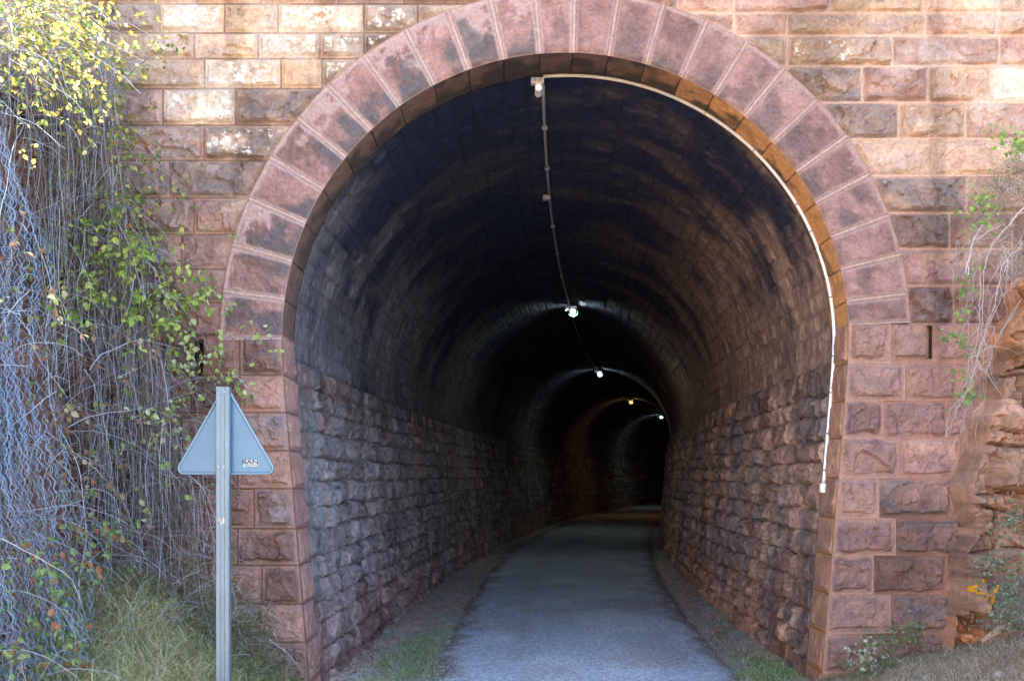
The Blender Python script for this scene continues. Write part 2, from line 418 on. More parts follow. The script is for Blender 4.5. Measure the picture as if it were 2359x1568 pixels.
# arch ring
ANG = [-90.7, -82.6, -74.7, -66.6, -58.9, -50.9, -43.4, -35.7, -27.6, -20, -12.6, -5.1, 1.6, 8.8, 16.5, 24.2, 31.7, 39.2, 46.8, 54.6, 62, 69.6, 76.4, 83.0, 87.8]
mr_ = MB()
RM = AR+RT/2
for i in range(len(ANG)-1):
    a0, a1 = radians(ANG[i])*RM, radians(ANG[i+1])*RM
    g = np.random.default_rng(900+i)
    am = (ANG[i]+ANG[i+1])/2
    def fv(u, v, h):
        t = u/RM; r = AR+v
        k = np.minimum(1, .1+v/.03)
        return np.stack([AC+np.sin(t)*r, -(h+.016)*k, AZ+np.cos(t)*r], -1)
    a, wid = am, a1-a0
    us, vs = cuts(a0, a1, .013, [0, .004, .009, .016, .024, .034]), cuts(0, RT, .013, [0, .004, .010, .02])
    U, V = np.meshgrid(us, vs, indexing='ij'); so = i*3.3
    du = np.minimum(U-a0, a1-U)*((AR+V)/RM); d = np.minimum(du, np.minimum(V+.03, RT-V))
    n1 = fbm(U*6+so, V*6, i, 4, 21); n2 = fbm(U*16, V*16, i, 4, 31); n3 = fbm(U*9+so, V*9, i, 5, 77, .6)
    s = sst(.022, .040, d)
    pick = fbm(U*34+9*np.sin(i), V*34, i, 3, 51)-.5
    h = s*(.010+.020*pick+.014*(fbm(U*12, V*12, i, 3)-.5)+.006*facet(U, V, .07, 40+i)) 
    # margin: dressed strip, raised mortar rib on the joint
    rib = (1-sst(.002, .0075, du))*sst(.25, .5, fbm(U*8, V*8, i, 3, 99)); h = h + rib*.006
    c_k = np.random.default_rng(777+i).uniform(-1, 1, 4)
    outer = V/RT
    left = 1 if am < 2 else 0
    c = mixc(PURP*1.45, PURP*.95, sst(.36, .64, n1+.12*c_k[0]))*(.65+.75*n2)[..., None]*(1+.16*c_k[1])
    pale = (.40, .27, .235) if left else (.35, .22, .18)
    band = (.62 if left else .9) - (.12 if left else .0)
    pk = sst(.47, .56, n3 + .09*c_k[2] + .55*(outer-(.80 if left else 1.0)) + .35*np.clip(.05-d, 0, .05)/.05)
    c = mixc(c, pale, pk*(.9 if left else .7))
    c = mixc(c, np.array([.10, .09, .09]), sst(.42, .68, n1+.5*(.30-outer)+.08*c_k[3]) * (.8 if left else .35) * (1 if abs(am) > 3 else .2))
    c = mixc(np.array(pale)*(.9+.25*n2)[..., None], c, s)
    c = mixc(c, np.array([.55, .38, .29]), rib*.7)
    grooves = ((du > .012) & (du < .018))
    c = c*np.where(grooves, .6, 1)[..., None]
    C = np.concatenate([c, np.full(c.shape[:2]+(1,), -.3)], -1).reshape(-1, 4)
    mr_.add(fv(U, V, h).reshape(-1, 3), gridf(len(us), len(vs)), C)
    # soffit of the voussoir
    b0, b1 = radians(ANG[i]), radians(ANG[i+1])
    us = cuts(b0*AR, b1*AR, .014, FINE); vs = np.linspace(-.004, REV+.02, 30)
    U, V = np.meshgrid(us, vs, indexing='ij')
    dj = np.minimum(U-b0*AR, b1*AR-U); ln = 1-sst(.003, .008, dj)
    n1 = fbm(U*7, V*7, i, 4, 61); n2 = fbm(U*30, V*30, i, 3, 71)
    h = .012*(n2-.5)+.012*(n1-.5) - ln*.006; h = h*sst(-.004, .03, V)
    r = AR-h; t = U/AR
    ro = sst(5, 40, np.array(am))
    base = mixc(np.array([.15, .085, .065]), ORNG, ro)  # warm light on the right soffit is put into the stone colour
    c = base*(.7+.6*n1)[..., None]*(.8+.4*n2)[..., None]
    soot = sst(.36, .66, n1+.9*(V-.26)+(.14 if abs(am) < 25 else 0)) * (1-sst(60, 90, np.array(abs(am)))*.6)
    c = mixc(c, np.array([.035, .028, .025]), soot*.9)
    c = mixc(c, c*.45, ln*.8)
    C = np.concatenate([c, np.full(c.shape[:2]+(1,), -.3)], -1).reshape(-1, 4)
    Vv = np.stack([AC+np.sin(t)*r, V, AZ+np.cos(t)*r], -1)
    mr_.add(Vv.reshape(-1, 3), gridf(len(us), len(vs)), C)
# extrados edge of the ring
t = np.radians(np.linspace(-90, 90, 120)); q = []
for rr, yy in ((AR+RT, -.018), (AR+RT+.012, -.002), (AR+RT+.02, .02)):
    q.append(np.stack([AC+np.sin(t)*rr, np.full_like(t, yy), AZ+np.cos(t)*rr], -1))
mr_.add(np.stack(q, 1).reshape(-1, 3), gridf(120, 3), (.5, .3, .22, -.3))
mr_.build('arch_ring', M_vouss, portal)

# bore: mapping (s along the profile, y along the axis, h inwards) -> world
BO = .05                                                     # lining sits this far back from the ring
def bore(xl, z, y, nx, nz):
    """point offset from the curved axis"""
    a = axis_t(y)
    return np.stack([axis_x(y) + xl*np.cos(a), y - xl*np.sin(a), z], -1)
YEND = 95.
def ysamp(y0, r0, k, y1=YEND):
    ys = [y0]
    while ys[-1] < y1: ys.append(ys[-1] + r0*(1+ys[-1]/k))
    ys[-1] = y1
    return np.array(ys)
ys = ysamp(REV-.02, .028, 4.5)
RV = AR+BO
ZS = 2.66                                                    # where rubble walls give way to the vault
ex = (AZ-ZS)
sarc = np.linspace(-ex, pi*RV+ex, 300)
Sg, Yg = np.meshgrid(sarc, ys, indexing='ij')
ang = np.clip(Sg/RV, 0, pi); low = np.where(Sg < 0, -Sg, np.where(Sg > pi*RV, Sg-pi*RV, 0))
ch, cw = .165, .46                                           # course height, stone length
ci = np.floor(Sg/ch); uo = (Yg + .5*cw*np.mod(ci, 2) + .2*hsh(ci, ci*0, ci*0, 5))/cw; ui = np.floor(uo)
dj = np.minimum(np.minimum(Sg-ci*ch, (ci+1)*ch-Sg), np.minimum(uo-ui, 1-(uo-ui))*cw)
brn = hsh(ci, ui, ci*0, 8)
n1 = fbm(Sg*1.1, Yg*1.8, 0, 6, 3, .62); n2 = fbm(Sg*5, Yg*8, 0, 4, 13); n3 = fbm(Sg*1.1, Yg*9, 3, 4, 23)
h = .016*(brn-.5)+.02*(n2-.5)+.014*facet(Sg, Yg, .16, 6)*1.0 - .010*(1-sst(.004, .02, dj))
inner = sst(REV-.02, REV+.06, Yg); h = h*inner
r = RV-h
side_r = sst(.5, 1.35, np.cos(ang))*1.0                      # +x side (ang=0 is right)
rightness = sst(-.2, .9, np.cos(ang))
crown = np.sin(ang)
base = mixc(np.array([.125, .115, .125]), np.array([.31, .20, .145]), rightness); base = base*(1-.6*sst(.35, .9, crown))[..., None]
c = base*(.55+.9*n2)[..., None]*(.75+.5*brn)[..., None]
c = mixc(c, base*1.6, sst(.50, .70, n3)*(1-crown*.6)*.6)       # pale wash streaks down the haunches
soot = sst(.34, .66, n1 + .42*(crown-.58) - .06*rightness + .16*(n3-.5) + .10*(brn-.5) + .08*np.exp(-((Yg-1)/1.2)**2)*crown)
c = mixc(c, np.array([.009, .015, .042]), soot*.95)  # soot; its blue cast is the hazy glow of the bore, painted in
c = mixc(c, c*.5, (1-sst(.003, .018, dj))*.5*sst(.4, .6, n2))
c = c*(1-.35*sst(3, 12, Yg))[..., None]     # darker deeper in: the fading daylight is put into the colour
xl = np.cos(ang)*r; z = AZ+np.sin(ang)*r-low
lowx = half(z)-AR                                            # slight inward lean below springing
xl = xl + np.where(low > 0, np.sign(xl)*lowx, 0)
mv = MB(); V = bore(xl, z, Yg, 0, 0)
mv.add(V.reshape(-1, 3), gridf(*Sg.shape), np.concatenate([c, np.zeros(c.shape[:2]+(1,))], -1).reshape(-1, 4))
e = V[:, -1, :]; cc = e.mean(0); nn = len(e); i = np.arange(nn-1)
mv.add(np.vstack([e, cc]), np.stack([i, i+1, np.full(nn-1, nn)], -1), (.03, .025, .02, 0))  # unseen end cap, added to keep daylight out of the bore
# lip closing the small step behind the ring
t = np.linspace(0, pi, 80)
q = [np.stack([AC+np.cos(t)*rr, np.full_like(t, REV+.001), AZ+np.sin(t)*rr], -1) for rr in (AR-.003, AR+.5)]
mv.add(np.stack(q, 1).reshape(-1, 3), gridf(80, 2), (.03, .025, .02, 0))
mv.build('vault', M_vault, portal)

for side in (-1, 1):
    m = MB(); gz = np.random.default_rng(5+side)
    z = -.12; zc = [z]
    while z < ZS-.02: z += gz.uniform(.17, .225); zc.append(z)
    zc[-1] = ZS+.02
    for k in range(len(zc)-1):
        y = REV-.03 - gz.uniform(0, .2); first = True
        while y < YEND:
            L = gz.uniform(.20, .46)*(1+y/40)
            y2 = min(y+L, YEND)
            ya = max(y, REV-.03)
            if y2-ya < .06: y = y2; continue
            yc = (ya+y2)/2; res = .020*(1+max(0, yc)/5)
            sd += 1
            gg = np.random.default_rng(sd)
            fine = [0, .012*(1+yc/8), .03*(1+yc/8)] if yc < 25 else [0, .06]
            us, vs = cuts(ya, y2, res, fine), cuts(zc[k], zc[k+1], res, fine)
            U, Vv = np.meshgrid(us, vs, indexing='ij')
            d = np.minimum(np.minimum(U-ya, y2-U), np.minimum(Vv-zc[k], zc[k+1]-Vv))
            so = sd*1.7
            wb = .02*(vn(U*20, Vv*20, sd)-.5)
            s = sst(.0, .04, np.minimum(U-ya, y2-U)+wb)*(.55+.45*sst(.0, .03, np.minimum(Vv-zc[k], zc[k+1]-Vv)+wb))
            a1 = facet((U+.05*vn(U*12, Vv*12, sd, 3))*1.5, (Vv+.05*vn(U*12, Vv*12, sd, 4))*.8, .12, sd % 977, 2.2)
            a2 = facet(U*1.7, Vv*.8, .05, (sd*3) % 953, 1.5)
            proj = gg.uniform(.015, .06)
            cu, cv = gg.uniform(ya, y2), gg.uniform(zc[k]+.02, zc[k+1])
            bul = .02+proj*(1 - .7*np.abs((Vv-cv)/(zc[k+1]-zc[k]))**1.5*.7) + .045*a1 + .018*a2 + .045*(fbm(U*9+so, Vv*9, sd, 4)-.5)
            top = sst(ZS-.5, ZS+.1, Vv)*0.4
            hh = s*np.maximum(bul, .004)*(1-top) - .012*(1-s)
            hh = hh*(.35+.65*sst(REV-.05, REV+.45, U))
            n1 = fbm(U*2.2, Vv*2.2, side+9, 4, 3); n2 = fbm(U*11+so, Vv*11, sd, 4, 9)
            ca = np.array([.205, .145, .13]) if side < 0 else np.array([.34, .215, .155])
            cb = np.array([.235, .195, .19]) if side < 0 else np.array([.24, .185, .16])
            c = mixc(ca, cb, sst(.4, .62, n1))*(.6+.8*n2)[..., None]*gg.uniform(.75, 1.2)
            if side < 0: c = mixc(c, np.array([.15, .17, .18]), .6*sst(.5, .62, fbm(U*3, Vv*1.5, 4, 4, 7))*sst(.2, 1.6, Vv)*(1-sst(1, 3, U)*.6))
            c = mixc(c, c*.45, .75*sst(.5, .66, fbm(U*9, Vv*1.6, side+20, 4, 3)))
            c = mixc(c, c*1.5, .7*sst(.54, .66, fbm(U*11, Vv*2.2, side+30, 4, 5)))
            low = 1-sst(.1, 1.0, Vv)
            c = mixc(c, c*np.array([1.25, 1.0, .88]), low*.8)
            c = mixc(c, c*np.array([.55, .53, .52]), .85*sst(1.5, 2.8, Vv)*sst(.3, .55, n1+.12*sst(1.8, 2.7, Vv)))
            xl = side*(half(Vv)+BO-.015-hh)
            Vz = Vv+.045*(vn(U*2.6, Vv*2.0, side+2, 9)-.5)*sst(0, .2, Vv-zc[0])*sst(0, .2, zc[-1]-Vv)
            m.add(bore(xl, Vz, U, 0, 0).reshape(-1, 3), gridf(*U.shape), np.concatenate([c, np.zeros(c.shape[:2]+(1,))], -1).reshape(-1, 4))
            y = y2
    # dark backing sheet added behind the stones to stop light leaking through
    zb_, ybk = np.linspace(-.25, ZS+.03, 24), ysamp(REV-.02, .15, 5); Zq, Yq = np.meshgrid(zb_, ybk, indexing='ij')
    m.add(bore(side*(half(Zq)+BO+.004), Zq, Yq, 0, 0).reshape(-1, 3), gridf(*Zq.shape), (.07, .055, .05, 0))
    zz = np.linspace(-.1, ZS+.1, 20); q = [np.stack([AC+side*(half(zz)+o), np.full_like(zz, REV+.001), zz], -1) for o in (-.002, .5)]
    m.add(np.stack(q, 1).reshape(-1, 3), gridf(20, 2), (.12, .08, .06, 0))
    o = m.build('side_wall', M_wall, portal)
    o['label'] = 'cold grey rock-faced wall' if side < 0 else 'warm brown rock-faced wall'

# ------------------------------------------------------------------ ground, verges, path
def gfront(x, y):
    x = np.asarray(x, float); y = np.asarray(y, float)
    l = .02 + .42*sst(-1.35, -2.1, x) + .62*sst(-1.9, -3.0, x)*sst(-1.5, -.3, y) + 5.0*sst(-3.6, -6.0, x) + 4*sst(-6, -14, x)
    l = l*(1-.35*sst(-.6, -3.5, y)*sst(-3.3, -2.8, x))
    r = .13*sst(1.9, 2.3, x) + .16*sst(2.3, 3.0, x) + .3*sst(2.8, 4.1, x) + 3.2*sst(5.2, 7.5, x)
    r = r*(1-.3*sst(-.5, -3, y)*(x < 5))
    return l + r + .05*(fbm(x*1.5, y*1.5, 0, 4, 2)-.5)*(np.abs(x) > 1.2) - .015
xs = np.unique(np.concatenate([np.linspace(-150, -6, 30), np.linspace(-6, 6, 241), np.linspace(6, 150, 30)]))
yy = np.concatenate([-np.geomspace(200, 3, 45), np.linspace(-2.95, .3, 66)])
X, Y = np.meshgrid(xs, yy, indexing='ij'); Z = gfront(X, Y) + .03*(fbm(X*6, Y*6, 0, 3)-.5)*(np.abs(X-.6) > 1.3)
Z = Z + 2.0*sst(8, 60, np.abs(X))*fbm(X*.05, Y*.05, 0, 3)
c = mixc(np.array([.38, .26, .18]), np.array([.30, .27, .17]), sst(.4, .6, fbm(X*.8, Y*.8, 0, 4)))
c = mixc(c, np.array([.26, .23, .19]), sst(-2.5, -4, Y)); c = mixc(c, np.array([.56, .38, .22]), sst(-3.6, -4.4, X)*sst(-2, -3, Y))
m = MB(); m.add(np.stack([X, Y, Z], -1).reshape(-1, 3), gridf(*X.shape), c.reshape(-1, 3)); tag(m.build('ground', M_soil, smooth=True), kind='structure')
# tunnel floor beside the path
yb = ysamp(.25, .04, 5); xb = np.linspace(-2.3, 2.3, 90)
Xl, Yb = np.meshgrid(xb, yb, indexing='ij')
def pl(y): return np.interp(y, [-60, .8, 17, 95], [-1.1, -1.1, -1.65, -1.65])
def pr(y): return np.interp(y, [-60, .8, 17, 95], [1.54, 1.54, 1.7, 1.7])
def gverge(xl, y):
    e = np.maximum(pl(y)-xl, xl-pr(y))
    return -.03 + .05*sst(0, .15, e) + (.10*sst(0, .5, e))*np.where(xl > 0, 1, .2) + .05*(fbm(xl*5, y*3, 0, 4, 8)-.5)*sst(0, .1, e)
Zb = gverge(Xl, Yb)
V = bore(Xl, Zb, Yb, 0, 0)
c = mixc(np.array([.56, .40, .33]), np.array([.46, .42, .36]), sst(.4, .6, fbm(Xl*3, Yb*2, 0, 4, 77)))*(.6+.8*fbm(Xl*14, Yb*14, 0, 3, 5))[..., None]
m = MB(); m.add(V.reshape(-1, 3), gridf(*Xl.shape), c.reshape(-1, 3)); tag(m.build('tunnel_floor', M_soil), kind='structure')
# asphalt path
yb = np.concatenate([-np.geomspace(60, .3, 60), ysamp(0, .04, 5)]); tt = np.linspace(0, 1, 90)
T, Yb = np.meshgrid(tt, yb, indexing='ij')
wob = .24*(fbm(Yb*1.5, T*0, 0, 4, 31)-.5)+.07*(fbm(Yb*9, T*0, 0, 3, 35)-.5)
L_, R_ = pl(Yb)-wob, pr(Yb)+.07*(fbm(Yb*2, T*0+4, 0, 4, 33)-.5)
Xl = L_+(R_-L_)*T
Zb = .012 + .03*(1-(2*T-1)**2) - .03*sst(.03, 0, np.minimum(T, 1-T))
a = np.where(Yb > 0, axis_t(Yb), 0)
V = np.stack([axis_x(Yb)+Xl*np.cos(a), Yb-Xl*np.sin(a), Zb], -1)
n1 = fbm(Xl*1.5, Yb*.7, 0, 5, 51)
c = mixc(np.array([.58, .62, .66]), np.array([.74, .76, .78]), sst(.35, .62, n1))
c = mixc(c, np.array([.52, .44, .40]), .5*sst(.55, .7, fbm(Xl*1.2, Yb*1.2, 4, 4, 52)))
c = mixc(c, np.array([.5, .47, .41]), .55*np.exp(-((T-.28)/.035)**2)*sst(.4, .6, fbm(Yb*3, T*0, 0, 3, 53)))
c = mixc(c, np.array([.27, .20, .16]), .85*sst(.10, .0, np.minimum(T, 1-T)+.16*(fbm(Xl*6, Yb*4, 0, 4, 59)-.5)))
m = MB(); m.add(V.reshape(-1, 3), gridf(*Xl.shape), c.reshape(-1, 3)); tag(m.build('path', M_asph, smooth=True), kind='structure')
# hill over the tunnel
X, Y = np.meshgrid(np.concatenate([np.linspace(-120, -9, 40), [-8.7, -8.5, 8.5, 8.7], np.linspace(9, 120, 40)]), np.concatenate([[.3, .72], np.geomspace(1, 220, 50)]), indexing='ij')
Z = 6.48 + .22*np.minimum(Y, 60) + 1.5*(fbm(X*.1, Y*.1, 0, 4)-.5)*sst(1, 10, Y) - .1*(np.abs(X) > 8.6)
Z = np.where((Y < .5) & (np.abs(X) > 8.6), -.5, Z)
c = mixc(np.array([.12, .12, .05]), np.array([.2, .15, .09]), fbm(X*.5, Y*.5, 0, 4))
m = MB(); m.add(np.stack([X, Y, Z], -1).reshape(-1, 3), gridf(*X.shape), c.reshape(-1, 3)); tag(m.build('hill', M_soil, smooth=True), kind='structure')

# ------------------------------------------------------------------ left cutting slope
def cliff_x(y, z): return -2.80 + .17*y - .12*z
m = MB()
Yc, Zc = np.meshgrid(np.concatenate([-np.geomspace(30, 2.6, 40), np.linspace(-2.5, .05, 110)]), np.linspace(-.2, 5.0, 190), indexing='ij')
hh = .16*facet(Yc+.1*vn(Yc*4, Zc*4), Zc, .5, 3, 1.0)+.12*(fbm(Yc*3, Zc*3, 0, 4)-.5)+.05*facet(Yc, Zc*2, .12, 8)
Xc = cliff_x(Yc, Zc) + hh - .15 - .9*sst(4.5, 5.3, Zc)
c = mixc(np.array([.20, .10, .075]), np.array([.10, .075, .07]), sst(.4, .6, fbm(Yc*3, Zc*2, 0, 4, 5)))
m.add(np.stack([Xc, Yc, Zc], -1).reshape(-1, 3), gridf(*Yc.shape), c.reshape(-1, 3))
tag(m.build('cutting_slope', M_rock), kind='structure')

# ------------------------------------------------------------------ right rock outcrop
def crk(u, v, sc, seed):
    """distance to the border between facets"""
    x, y = u/sc, v/sc; ix, iy = np.floor(x), np.floor(y); z = np.zeros_like(ix)
    f1 = np.full(np.shape(x), 9.); f2 = f1.copy()
    for a in (-1, 0, 1):
        for b in (-1, 0, 1):
            cx, cy = ix+a, iy+b; d = np.hypot(x-cx-hsh(cx, cy, z, seed), y-cy-hsh(cx, cy, z, seed+1))
            f2 = np.where(d < f1, f1, np.minimum(f2, d)); f1 = np.minimum(f1, d)
    return f2-f1
def rock_p(x, z):
    B = np.interp(z, [0, .5, 1.07, 2.0, 2.22, 3.1, 3.5], [3.22, 3.32, 3.37, 3.44, 3.56, 3.74, 4.0]) + .14*(vn(z*6, z*0, 0, 4)-.5)
    e = x-B
    wx = x+.12*(fbm(x*3, z*3, 0, 3, 8)-.5); wz = z+.12*(fbm(x*3+5, z*3, 0, 3, 9)-.5)
    p = .20*sst(-.01, .03, e) + .22*np.clip(e, 0, 2) + 2.6*np.clip(x-4.3, 0, 9)
    big = facet(wx, wz*1.25, .66, 21, .7); med = facet(wx, wz*1.4, .19, 22, 1.3)
    p = p + (.20*big + .085*med + .05*facet(wx, wz, .08, 25, 1.6) + .07*(fbm(x*5, z*5, 0, 6, 4, .6)-.5) + .03*(fbm(x*28, z*28, 0, 3, 14)-.5))*sst(0, .05, e)
    lz = wz/.46+.5*(fbm(x*1.3, z*.7, 0, 3, 91)-.5)+.15*x; li = np.floor(lz); bx = wx/.62+li*.37+.3*hsh(li, li, li, 5); bi = np.floor(bx)
    fe = np.minimum(np.minimum(lz-li, 1-(lz-li))*.46, np.minimum(bx-bi, 1-(bx-bi))*.62)
    p = p + (.26*(hsh(li, bi, li*0, 6)-.5) + .12*(bx-bi-.5)*(hsh(li, bi, li*0, 7)-.5) + .10*(lz-li-.5)*(hsh(li, bi, li*0, 8)-.5) - .05*(1-sst(.004, .02, fe)))*sst(0, .1, e)
    g1 = crk(wx, wz*1.25, .66, 21); g2 = crk(wx, wz*1.4, .16, 22)
    p = p - (.10*np.exp(-(g1/.035)**2) + .008*np.exp(-(g2/.05)**2))*sst(0, .08, e)
    ledge = 1.70 + .05*np.sin(x*3)+.08*(vn(x*4, x*0, 0, 7)-.5)
    p = p + (.13*sst(ledge-.012, ledge+.03, z)*(1-sst(ledge+.2, ledge+.9, z)) - .05*np.exp(-((z-ledge+.02)/.03)**2))*sst(3.45, 3.6, x)
    flat = sst(3.45, 3.5, x)*sst(4.15, 4.0, x)*sst(.35, .45, z)*sst(1.2, 1.05, z)      # the smooth painted block
    pf = .20+.22*(x-3.2)+.02*(fbm(x*8, z*8, 0, 3)-.5)
    p = p*(1-flat*.85)+pf*flat*.85
    return np.where(e > -.03, p, -.06)
m = MB()
X, Z = np.meshgrid(np.concatenate([np.arange(3.05, 4.3, .0125), np.linspace(4.3, 7.0, 50)]), np.arange(0., 3.4, .0125), indexing='ij')
p = rock_p(X, Z)
topb = sst(3.15, 3.4, Z + .5*(4.3-np.minimum(X, 4.3))*0); p = p*(1-topb*.8)
n1 = fbm(X*3, Z*3, 0, 5, 61); n2 = fbm(X*12, Z*12, 0, 4, 62); fc = facet(X+.1*n1, Z*1.25, .66, 21, 0)
c = mixc(np.array([.40, .245, .155]), np.array([.30, .20, .145]), sst(.38, .6, n1))*(.7+.6*n2)[..., None]
c = mixc(c, np.array([.27, .215, .19]), .7*sst(.1, .3, fc)); c = mixc(c, c*np.array([1.3, .95, .75]), .8*sst(-.1, -.3, fc)); c = c*(1+.5*facet(X, Z*1.4, .19, 22, 0))[..., None]*(.8+.4*facet(X, Z*2, .3, 93, 0))[..., None]*1.1;  c = mixc(c, np.array([.29, .24, .21]), .5*sst(.57, .62, fbm(X*2.5, Z*2.5, 7, 6, 63, .65)))
c = c*np.array([1.32, 1.05, .82])*(.75+.5*fbm(X*30, Z*30, 0, 4, 64, .7))[..., None]
c = mixc(c, np.array([.36, .16, .09]), .8*sst(1.72, 1.60, Z)*sst(1.1, 1.4, Z)*sst(3.5, 3.7, X)*sst(.35, .6, n2+.1))
pb = sst(3.5, 3.53, X+.02*n2)*sst(.4, .5, Z)*sst(1.05, .98, Z)
c = mixc(c, mixc(np.array([.22, .115, .08]), np.array([.15, .105, .10]), sst(.5, .9, Z+.3*(n1-.5))), pb*.85)
m.add(np.stack([X, -p, Z], -1).reshape(-1, 3), gridf(*X.shape), c.reshape(-1, 3))
rock = empty('rock_outcrop', (3.9, -.2, 0)); tag(rock, 'cracked reddish brown rock outcrop against the right end of the portal wall', 'rock')
m.build('rock_face', M_rock, rock)
# flat cap from the rock top back to the wall
pt = p[:, -1]; xx = X[:, 0]; m = MB()
V = np.stack([np.stack([xx, -pt, np.full_like(xx, 3.3875)], -1), np.stack([xx, np.full_like(xx, .05), np.full_like(xx, 3.5)], -1)], 1)
m.add(V.reshape(-1, 3), gridf(len(xx), 2), (.22, .15, .1, 0)); m.build('rock_top', M_rock, rock)
def rock_at(px, py):
    """where the view of the painted mark meets the rock face"""
    d = np.arange(6.2, 7.6, .004)
    x, y, z = (px-1179)*d/F, d-D0, CH+(1095-py)*d/F
    k = int(np.argmax(y >= -rock_p(x, z)))
    return np.array([x[k], y[k], z[k]])
m = MB()
for st, wd in (([(2250, 1345), (2236, 1353), (2228, 1356), (2243, 1360), (2258, 1362), (2276, 1369), (2290, 1374)], 9), ([(2262, 1337), (2272, 1334)], 8), ([(2297, 1346), (2291, 1362), (2284, 1376), (2283, 1392)], 11)):
    pts = []
    for i in range(len(st)-1):
        for k in range(8):
            t = k/8; pts.append((st[i][0]*(1-t)+st[i+1][0]*t, st[i][1]*(1-t)+st[i+1][1]*t))
    pts.append(st[-1]); pts = np.array(pts); tg = np.gradient(pts, axis=0); tg /= np.linalg.norm(tg, axis=1)[:, None]
    nr = np.stack([-tg[:, 1], tg[:, 0]], 1); rows = []
    for k in range(len(pts)):
        ww = wd*(.7+.5*vn(np.array([k*.4]), np.array([wd*1.]))[0])
        rows.append([rock_at(*(pts[k]+nr[k]*ww*f))+np.array([0, -.007, 0]) for f in (-.5, -.17, .17, .5)])
    m.add(np.array(rows).reshape(-1, 3), gridf(len(pts), 4), (.75, .33, .01, 0))
m.build('painted_mark', M_paint, rock)['label'] = 'yellow spray-painted arrow and number'

# ------------------------------------------------------------------ road sign seen from behind
SY = -1.70; sx = (514.5-1179)/F*5.8; sc = F/5.8
def sz(py): return CH+(1095-py)/sc
sign = empty('road_sign', (sx, SY, 0)); tag(sign, 'blue-grey back of a triangular road sign bolted to a galvanised post', 'road sign')
m = MB()
prof = [(-.040, .02), (-.040, -.018), (-.036, -.022), (-.014, -.022), (-.010, -.018), (.010, -.018), (.014, -.022), (.036, -.022), (.040, -.018), (.040, .02)]
zt = sz(891); zs = np.linspace(.0, zt, 12)
V = np.array([[[sx+a, SY+b, zz] for zz in zs] for a, b in prof]); nb = len(prof)
CC = (.16, .225, .28, 0)
m.add(V.reshape(-1, 3), gridf(nb, 12), CC)
V2 = V.copy(); 
for k in range(nb): V2[k, :, 0] = sx+(prof[k][0])*.93; V2[k, :, 1] = SY+prof[k][1]+ (.002 if 0 < k < nb-1 else 0)
m.add(V2.reshape(-1, 3), gridf(nb, 12), CC)
m.add([[sx+a, SY+b, zt] for a, b in prof], [list(range(nb))], CC)
m.build('post', M_metal, sign)
# panel: rounded triangle
pc = np.array([(516., 880.), (394., 1093.), (639., 1093.)])
def rounded(inset, n=8, r0=15):
    cen = pc.mean(0); pts = []
    for k in range(3):
        A, B, C_ = pc[k-1], pc[k], pc[(k+1) % 3]
        u = (A-B)/np.linalg.norm(A-B); v = (C_-B)/np.linalg.norm(C_-B)
        bis = (u+v)/np.linalg.norm(u+v); hf = math.acos(np.clip(u@v, -1, 1))/2
        o = B + bis*(r0/math.sin(hf)); rr = r0-inset
        a0 = atan2(*(B+u*(r0/math.tan(hf))-o)[::-1]); a1 = atan2(*(B+v*(r0/math.tan(hf))-o)[::-1])
        da = (a1-a0+pi) % (2*pi)-pi
        for i in range(n+1):
            a = a0+da*i/n; pts.append(o+rr*np.array([cos(a), sin(a)]))
    return np.array(pts)
def w3(p2, y): return np.stack([sx+(p2[:, 0]-514.5)/sc, np.full(len(p2), y), CH+(1095-p2[:, 1])/sc], -1)
yb0 = SY+.030
outp, inp = rounded(0), rounded(6.0)
m = MB(); q = w3(inp, yb0); m.add(q, [list(range(len(q)))[::-1]], (.10, .185, .29, 0))
q2 = w3(outp, yb0+.012); m.add(q2, [list(range(len(q2)))], (.7, .7, .7, 0)); m.build('panel', M_panel, sign)
m = MB(); rings = [w3(rounded(6.2), yb0-.0), w3(rounded(5.4), yb0-.008), w3(rounded(3), yb0-.012), w3(rounded(.8), yb0-.010), w3(rounded(0), yb0-.003), w3(rounded(0), yb0+.012)]
Q = np.stack(rings+[], 1); Q = np.concatenate([Q, Q[:1]], 0); m.add(Q.reshape(-1, 3), gridf(len(Q), len(rings)), (.16, .25, .31, 0)); m.build('rim', M_panel, sign, smooth=True)
def disc(m, c, r, y0, y1, C):
    a = np.arange(10)*2*pi/10; V = [[c[0]+cos(t)*r, y, c[1]+sin(t)*r] for y in (y0, y1) for t in a]
    i = np.arange(10); m.add(V, np.stack([i, (i+1) % 10, 10+(i+1) % 10, 10+i], -1), C); m.f.append(np.array([[*range(m.n-10, m.n)]]))
for px, py, dk in ((504.5, 901, 1), (519, 902, 0), (505.5, 1074, 0), (519, 1074, 0)):
    m = MB(); disc(m, (sx+(px-514.5)/sc, sz(py)), .0055 if not dk else .004, SY-.021, SY-.029 if not dk else SY-.0235, (.35, .38, .4, 0) if not dk else (.02, .02, .02, 0))
    m.build('bolt' if not dk else 'bolt_hole', M_metal if not dk else M_plain, sign)
